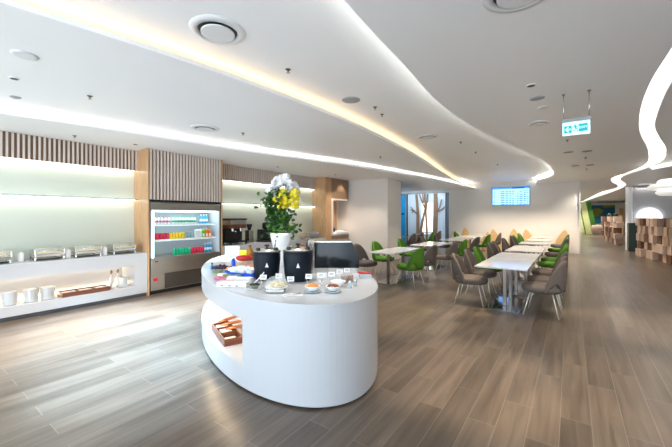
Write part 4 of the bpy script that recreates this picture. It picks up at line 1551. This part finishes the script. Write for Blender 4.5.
def text(s, x, y, z, size, m, par, name='text', rz=0, dz=0.002):
    cu = bpy.data.curves.new(name, 'FONT')
    cu.body = s
    cu.size = size
    cu.align_x = 'CENTER'
    cu.align_y = 'CENTER'
    cu.extrude = dz / 2
    tmp = bpy.data.objects.new(name, cu)
    C.objects.link(tmp)
    dg = bpy.context.evaluated_depsgraph_get()
    me = bpy.data.meshes.new_from_object(tmp.evaluated_get(dg))
    bpy.data.objects.remove(tmp)
    me.materials.clear()
    me.materials.append(M[m])
    o = bpy.data.objects.new(name, me)
    C.objects.link(o)
    o.location = (x, y, z)
    o.rotation_euler = (R(90), 0, rz)
    if par:
        o.parent = par
    return o


text('EXIT', .068, -.0135, 2.666, .040, 'exit_white', pn, 'lettering')

# ---------------------------------------------------------------- ceiling fittings


def diffuser(x, y, z, r, label):
    t = thing('air_diffuser', label, 'air vent', (x, y, z), 0, 'round air diffusers')
    b = MB(); b.lathe([(r, 0), (r * .98, -.008), (r * .74, -.022), (r * .70, -.003)], 40); b.build('flange', 'diffuser', t)
    b = MB(); b.lathe([(r * .695, -.0032), (r * .69, -.005)], 40); b.build('shadow_gap', 'black', t)
    b = MB(); b.lathe([(r * .2, -.0052), (r * .60, -.022), (r * .60, -.030), (r * .57, -.032)], 40); b.build('disc', 'diffuser', t)


diffuser(-2.57, 1.79, Z3, .24, 'large round air diffuser on the ceiling above the island')
diffuser(-5.05, 3.27, Z2, .23, 'round air diffuser on the ceiling before the fridge')
diffuser(-2.42, 6.70, Z3, .22, 'round air diffuser on the ceiling between the two cove lights')
diffuser(-.28, 2.50, Z4, .23, 'round air diffuser cut by the top edge of the photo')
diffuser(-.42, 6.2, Z4, .16, 'small round air diffuser left of the exit sign')


def disc(x, y, z, r, m, name, label, cat, grp=None):
    t = thing(name, label, cat, (x, y, z), 0, grp)
    b = MB(); b.lathe([(r, 0), (r, -.006), (r * .8, -.010)], 24); b.build('trim_ring', 'diffuser' if m != 'speaker_grey' else m, t)
    b = MB(); b.lathe([(r * .78, -.0105), (r * .7, -.013)], 20); b.build('face', m, t)


disc(-2.55, 3.95, Z3, .13, 'speaker_grey', 'ceiling_speaker', 'round grey speaker on the ceiling right of the warm cove light', 'speaker')
disc(-4.13, .82, Z2, .10, 'diffuser', 'ceiling_speaker', 'round bluish speaker plate at the upper left of the ceiling', 'speaker')
disc(-4.91, .89, Z2, .045, 'black', 'downlight', 'small dark oval downlight at the upper left ceiling', 'light', 'small ceiling downlights')
disc(-5.68, 1.04, Z2, .055, 'speaker_grey', 'smoke_detector', 'small white detector next to the left cove light', 'detector')
disc(-.37, 4.36, Z4, .05, 'black', 'downlight', 'small dark downlight nearest above the exit sign to its left', 'light', 'small ceiling downlights')
disc(-.35, 4.88, Z4, .085, 'speaker_grey', 'ceiling_speaker', 'round grey speaker left of the exit sign rods', 'speaker')
disc(-.31, 5.33, Z4, .07, 'diffuser', 'smoke_detector', 'pale round smoke detector left of the exit sign', 'detector')


def sprinkler(x, y, z, label):
    t = thing('sprinkler', label, 'sprinkler', (x, y, z), 0, 'ceiling sprinklers')
    b = MB(); b.lathe([(.032, 0), (.028, -.006), (.010, -.010), (.008, -.030)], 14); b.build('escutcheon', 'grille', t)
    b = MB(); b.lathe([(.010, -.031), (.022, -.036), (.022, -.039)], 14); b.build('deflector', 'steel_panel', t)


for x, y, z, l in ((-4.88, 1.57, Z2, 'above the chafing dishes'), (-2.60, 2.72, Z3, 'near the large air diffuser'), (-4.80, 3.86, Z2, 'before the coffee counter'), (-2.42, 4.42, Z3, 'just past the grey speaker'),
                   (-2.50, 4.80, Z3, 'beyond the one past the speaker'), (-.06, 7.9, Z4, 'below the exit sign'), (-3.9, 7.4, Z2, 'before the oak cabinet'), (-2.0, 7.6, Z3, 'near the far diffuser'), (-2.0, 9.0, Z3, 'over the middle row of tables'),
                   (-1.9, 11.5, Z3, 'over the far tables'), (.3, 10.5, Z4, 'in the right aisle ceiling'), (.4, 13.0, Z4, 'farther down the aisle ceiling'), (-6.9, 2.0, ZS, 'close to the slatted bulkhead')):
    sprinkler(x, y, z, 'small ceiling sprinkler %s' % l)
for k, (x, y, l) in enumerate(((-6.75, 2.9, 'left of the fridge housing'), (-6.6, 6.5, 'before the coffee counter'), (-6.3, 8.8, 'before the oak cabinet'))):
    disc(x, y, ZS, .045, 'black', 'downlight', 'small downlight in the lower ceiling %s' % l, 'light', 'small ceiling downlights')
# linear grilles in the right ceiling
for k, (x, y, l) in enumerate(((.15, 9.4, 'nearer pair'), (.3, 12.0, 'farther pair'))):
    t = thing('track_spots', 'dark recessed twin spot fitting in the aisle ceiling, %s' % l, 'light', (x, y, Z4), 0, 'twin spot fittings')
    b = MB(); b.lathe([(.10, 0), (.09, -.01)], 20, -.2, 0); b.build('spot_ring', 'oak_dark', t)
    b = MB(); b.lathe([(.10, 0), (.09, -.01)], 20, .15, .1); b.build('spot_ring', 'oak_dark', t)

# pendant cloud of white rings
t = thing('ring_pendant', 'large white pendant of stacked glowing rings at the right edge', 'pendant light', (2.38, 12.75, 0), 0)
for k, (z, r, dx) in enumerate(((2.56, .46, .05), (2.42, .60, 0), (2.26, .50, .06))):
    b = MB()
    prof = [(r + .07 * math.cos(a) if True else 0, z + .065 * math.sin(a)) for a in [2 * PI * i / 12 for i in range(13)]]
    prof = [(max(.001, q[0] - .07), q[1]) for q in prof]
    b.lathe([(.001, z - .05)] + [(r + .065 * math.sin(PI * i / 8) - .05, z - .065 + .13 * i / 8) for i in range(9)] + [(.001, z + .05)], 40, dx, 0)
    b.build('ring', 'pendant_glow', t)
b = MB(); b.tube([(0, 0, 2.6), (0, 0, 3.1)], .006); b.build('cable', 'steel', t)

# ---------------------------------------------------------------- right side of the hall
# grey wall behind the near divider
b = MB(); b.box(2.19, 9, 21.0, 21.2, 0, 2.95); struct(b.build('wall_right', 'wall_grey'))
b = MB(); b.lathe([(.13, 0), (.13, 3.0)], 24, 2.26, 21.0); struct(b.build('trim_3', 'ceiling'))
struct(MB().box(8.8, 9, -6, 46, 0, 3.3).build('wall_side', 'wall_white'))
struct(MB().box(-1, 9, 45, 45.2, 0, 3.3).build('wall_end', 'wall_white'))
struct(MB().box(-14, -13.8, -6, 24, 0, 3.3).build('wall_far_left', 'wall_white'))
struct(MB().box(-.5, -.3, 17.8, 45, 0, 3.3).build('wall_corridor', 'wall_white'))
t = thing('wall_cove_light', 'pale light strip along the top of the right grey wall', 'light strip', (0, 0, 0))
b = MB(); b.box(2.5, 8.8, 20.88, 20.93, 2.96, 2.98); b.build('strip', 'led_cool', t)
b = MB(); b.box(2.5, 8.8, 20.80, 20.86, 2.93, 2.99); b.build('lip', 'wall_grey', t)
# round lamp
t = thing('round_wall_lamp', 'bright round lamp showing above the near block divider', 'lamp', (2.96, 20.85, 0), 0)
b = MB()
b.lathe([(.44, 0), (.44, .05), (.39, .09), (.2, .12), (.001, .12)], 40, mx=Matrix.Translation((0, .1, 1.55)) @ Matrix.Rotation(R(90), 4, 'X'))
b.build('diffuser', 'lamp_white', t)


# stacked block dividers
def divider(x0, y0, x1, y1, rows, cols, h, label, seed, name='block_divider'):
    t = thing(name, label, 'divider', (x0, y0, 0), 0, 'stacked wooden block dividers')
    rn = random.Random(seed)
    d = Vector((x1 - x0, y1 - y0, 0))
    L = d.length
    a = math.atan2(d.y, d.x)
    rot = Matrix.Rotation(a, 4, 'Z')
    bh = h / rows
    bw_ = L / cols
    for r_ in range(rows):
        for c_ in range(cols):
            off = (c_ + (r_ % 2) * .35) * bw_
            q = rn.uniform(-.10, .10)
            b = MB()
            b.rbox(off + .01, off + bw_ * rn.uniform(.72, .98), -.17 + q, .17 + q, r_ * bh + .0015, (r_ + 1) * bh - .0015, .006, rot)
            m_ = rn.choices(['block_pale', 'block_mid', 'block_dark'], [5, 3, 2])[0]
            b.build('block', m_, t)
    return t


divider(2.38, 18.3, 2.95, 14.6, 5, 10, 1.54, 'near divider of stacked wooden blocks at the right edge', 4)
divider(1.95, 29.5, 2.2, 24.4, 5, 8, 1.60, 'farther divider of stacked wooden blocks down the aisle', 6)
for k, (x, y, l) in enumerate(((2.02, 27.6, 'farther'), (2.14, 25.4, 'nearer'))):
    t = thing('potted_plant', 'small dark plant pot on top of the far block divider, %s one' % l, 'plant', (x, y, 1.603), 0, 'plant pots on the divider')
    b = MB(); b.lathe([(.08, 0), (.10, .06), (.09, .06)], 14); b.build('pot', 'black', t)
    b = MB(); b.sphere(0, 0, .10, .10, 8); b.build('foliage', 'dark_green', t)
# green leaning panels
for k, (x, y, l) in enumerate(((1.0, 41.0, 'farther, left one'), (1.5, 38.6, 'nearer, right one'))):
    t = thing('slanted_panel', 'leaning green framed cream panel down the aisle, %s' % l, 'panel', (x, y, 0), 0, 'leaning green panels')
    sk = Matrix(((1, 0, -.17, 0), (0, 1, 0, 0), (0, 0, 1, 0), (0, 0, 0, 1)))
    b = MB(); b.box(-.35, .12, -.05, .05, .0, 2.95, sk); b.build('cream_face', 'panel_cream', t)
    b = MB(); b.box(.12, .50, -.08, .9, .0, 2.95, sk); b.box(-.42, -.35, -.06, .06, .0, 2.95, sk); b.build('green_side', 'panel_green', t)
# green and blue wall mural
t = thing('leaf_wall_mural', 'blue wall mural with big green leaf shapes at the end of the aisle', 'mural', (0, 0, 0))
b = MB(); b.box(1.4, 3.5, 42.0, 42.1, .9, 2.72); b.build('blue_ground', 'map_blue', t)
b = MB()
poly = [(1.45 + 1.2 * u, 1.9 + .42 * math.sin(PI * u) + .25 * u) for u in [i / 12 for i in range(13)]] + [(1.45 + 1.2 * u, 1.9 - .45 * math.sin(PI * u) + .25 * u) for u in [1 - i / 12 for i in range(1, 12)]]
m = len(poly)
b.add([(x, 41.97, z) for x, z in poly] + [(x, 42.0, z) for x, z in poly], [list(range(m)), [m + i for i in range(m)][::-1]] + [(i, (i + 1) % m, m + (i + 1) % m, m + i) for i in range(m)])
b.build('leaf_shape', 'map_green', t)
b = MB(); b.box(2.6, 3.5, 41.97, 42.0, 2.5, 2.72); b.build('leaf_shape', 'map_green', t)
# beige wall behind divider
struct(MB().box(1.35, 5.0, 42.11, 42.3, 0, 2.9).build('wall_aisle_end', 'wall_white'))
t = thing('round_bench', 'round beige woven bench below the leaf mural', 'bench', (2.05, 37.5, 0))
b = MB(); b.lathe([(.42, 0), (.56, .2), (.60, .5), (.54, .80), (.4, .84), (.3, .5)], 28); b.build('shell', 'block_pale', t)
# dark cabinet & brown panels at the far right
t = thing('dark_green_cabinet', 'dark green cabinet standing between the two block dividers', 'cabinet', (2.30, 20.4, 0))
b = MB(); b.rbox(-.14, .14, -.3, .3, .05, 1.30, .01); b.build('body', 'dark_green', t)
b = MB(); b.box(-.13, .13, -.28, .28, 0, .049); b.build('plinth', 'black', t)
for k, xx in enumerate((2.50, 2.64)):
    t = thing('brown_panel', 'tall brown panel right of the dark green cabinet, %s one' % ('left' if k == 0 else 'right'), 'panel', (xx, 20.3, 0), 0, 'brown panels by the cabinet')
    b = MB(); b.rbox(-.05, .05, -.25, .25, .04, 1.28, .01); b.build('panel', 'block_dark' if k else 'block_mid', t)
    b = MB(); b.box(-.06, .06, -.2, .2, 0, .039); b.build('foot', 'black', t)
# orange door frame far away
t = thing('narrow_door', 'narrow brown door glowing orange low down beyond the far divider', 'door', (3.9, 41.6, 0))
b = MB(); b.rbox(-.15, .15, -.05, .05, 0, 2.4, .01); b.build('door_leaf', 'oak', t)
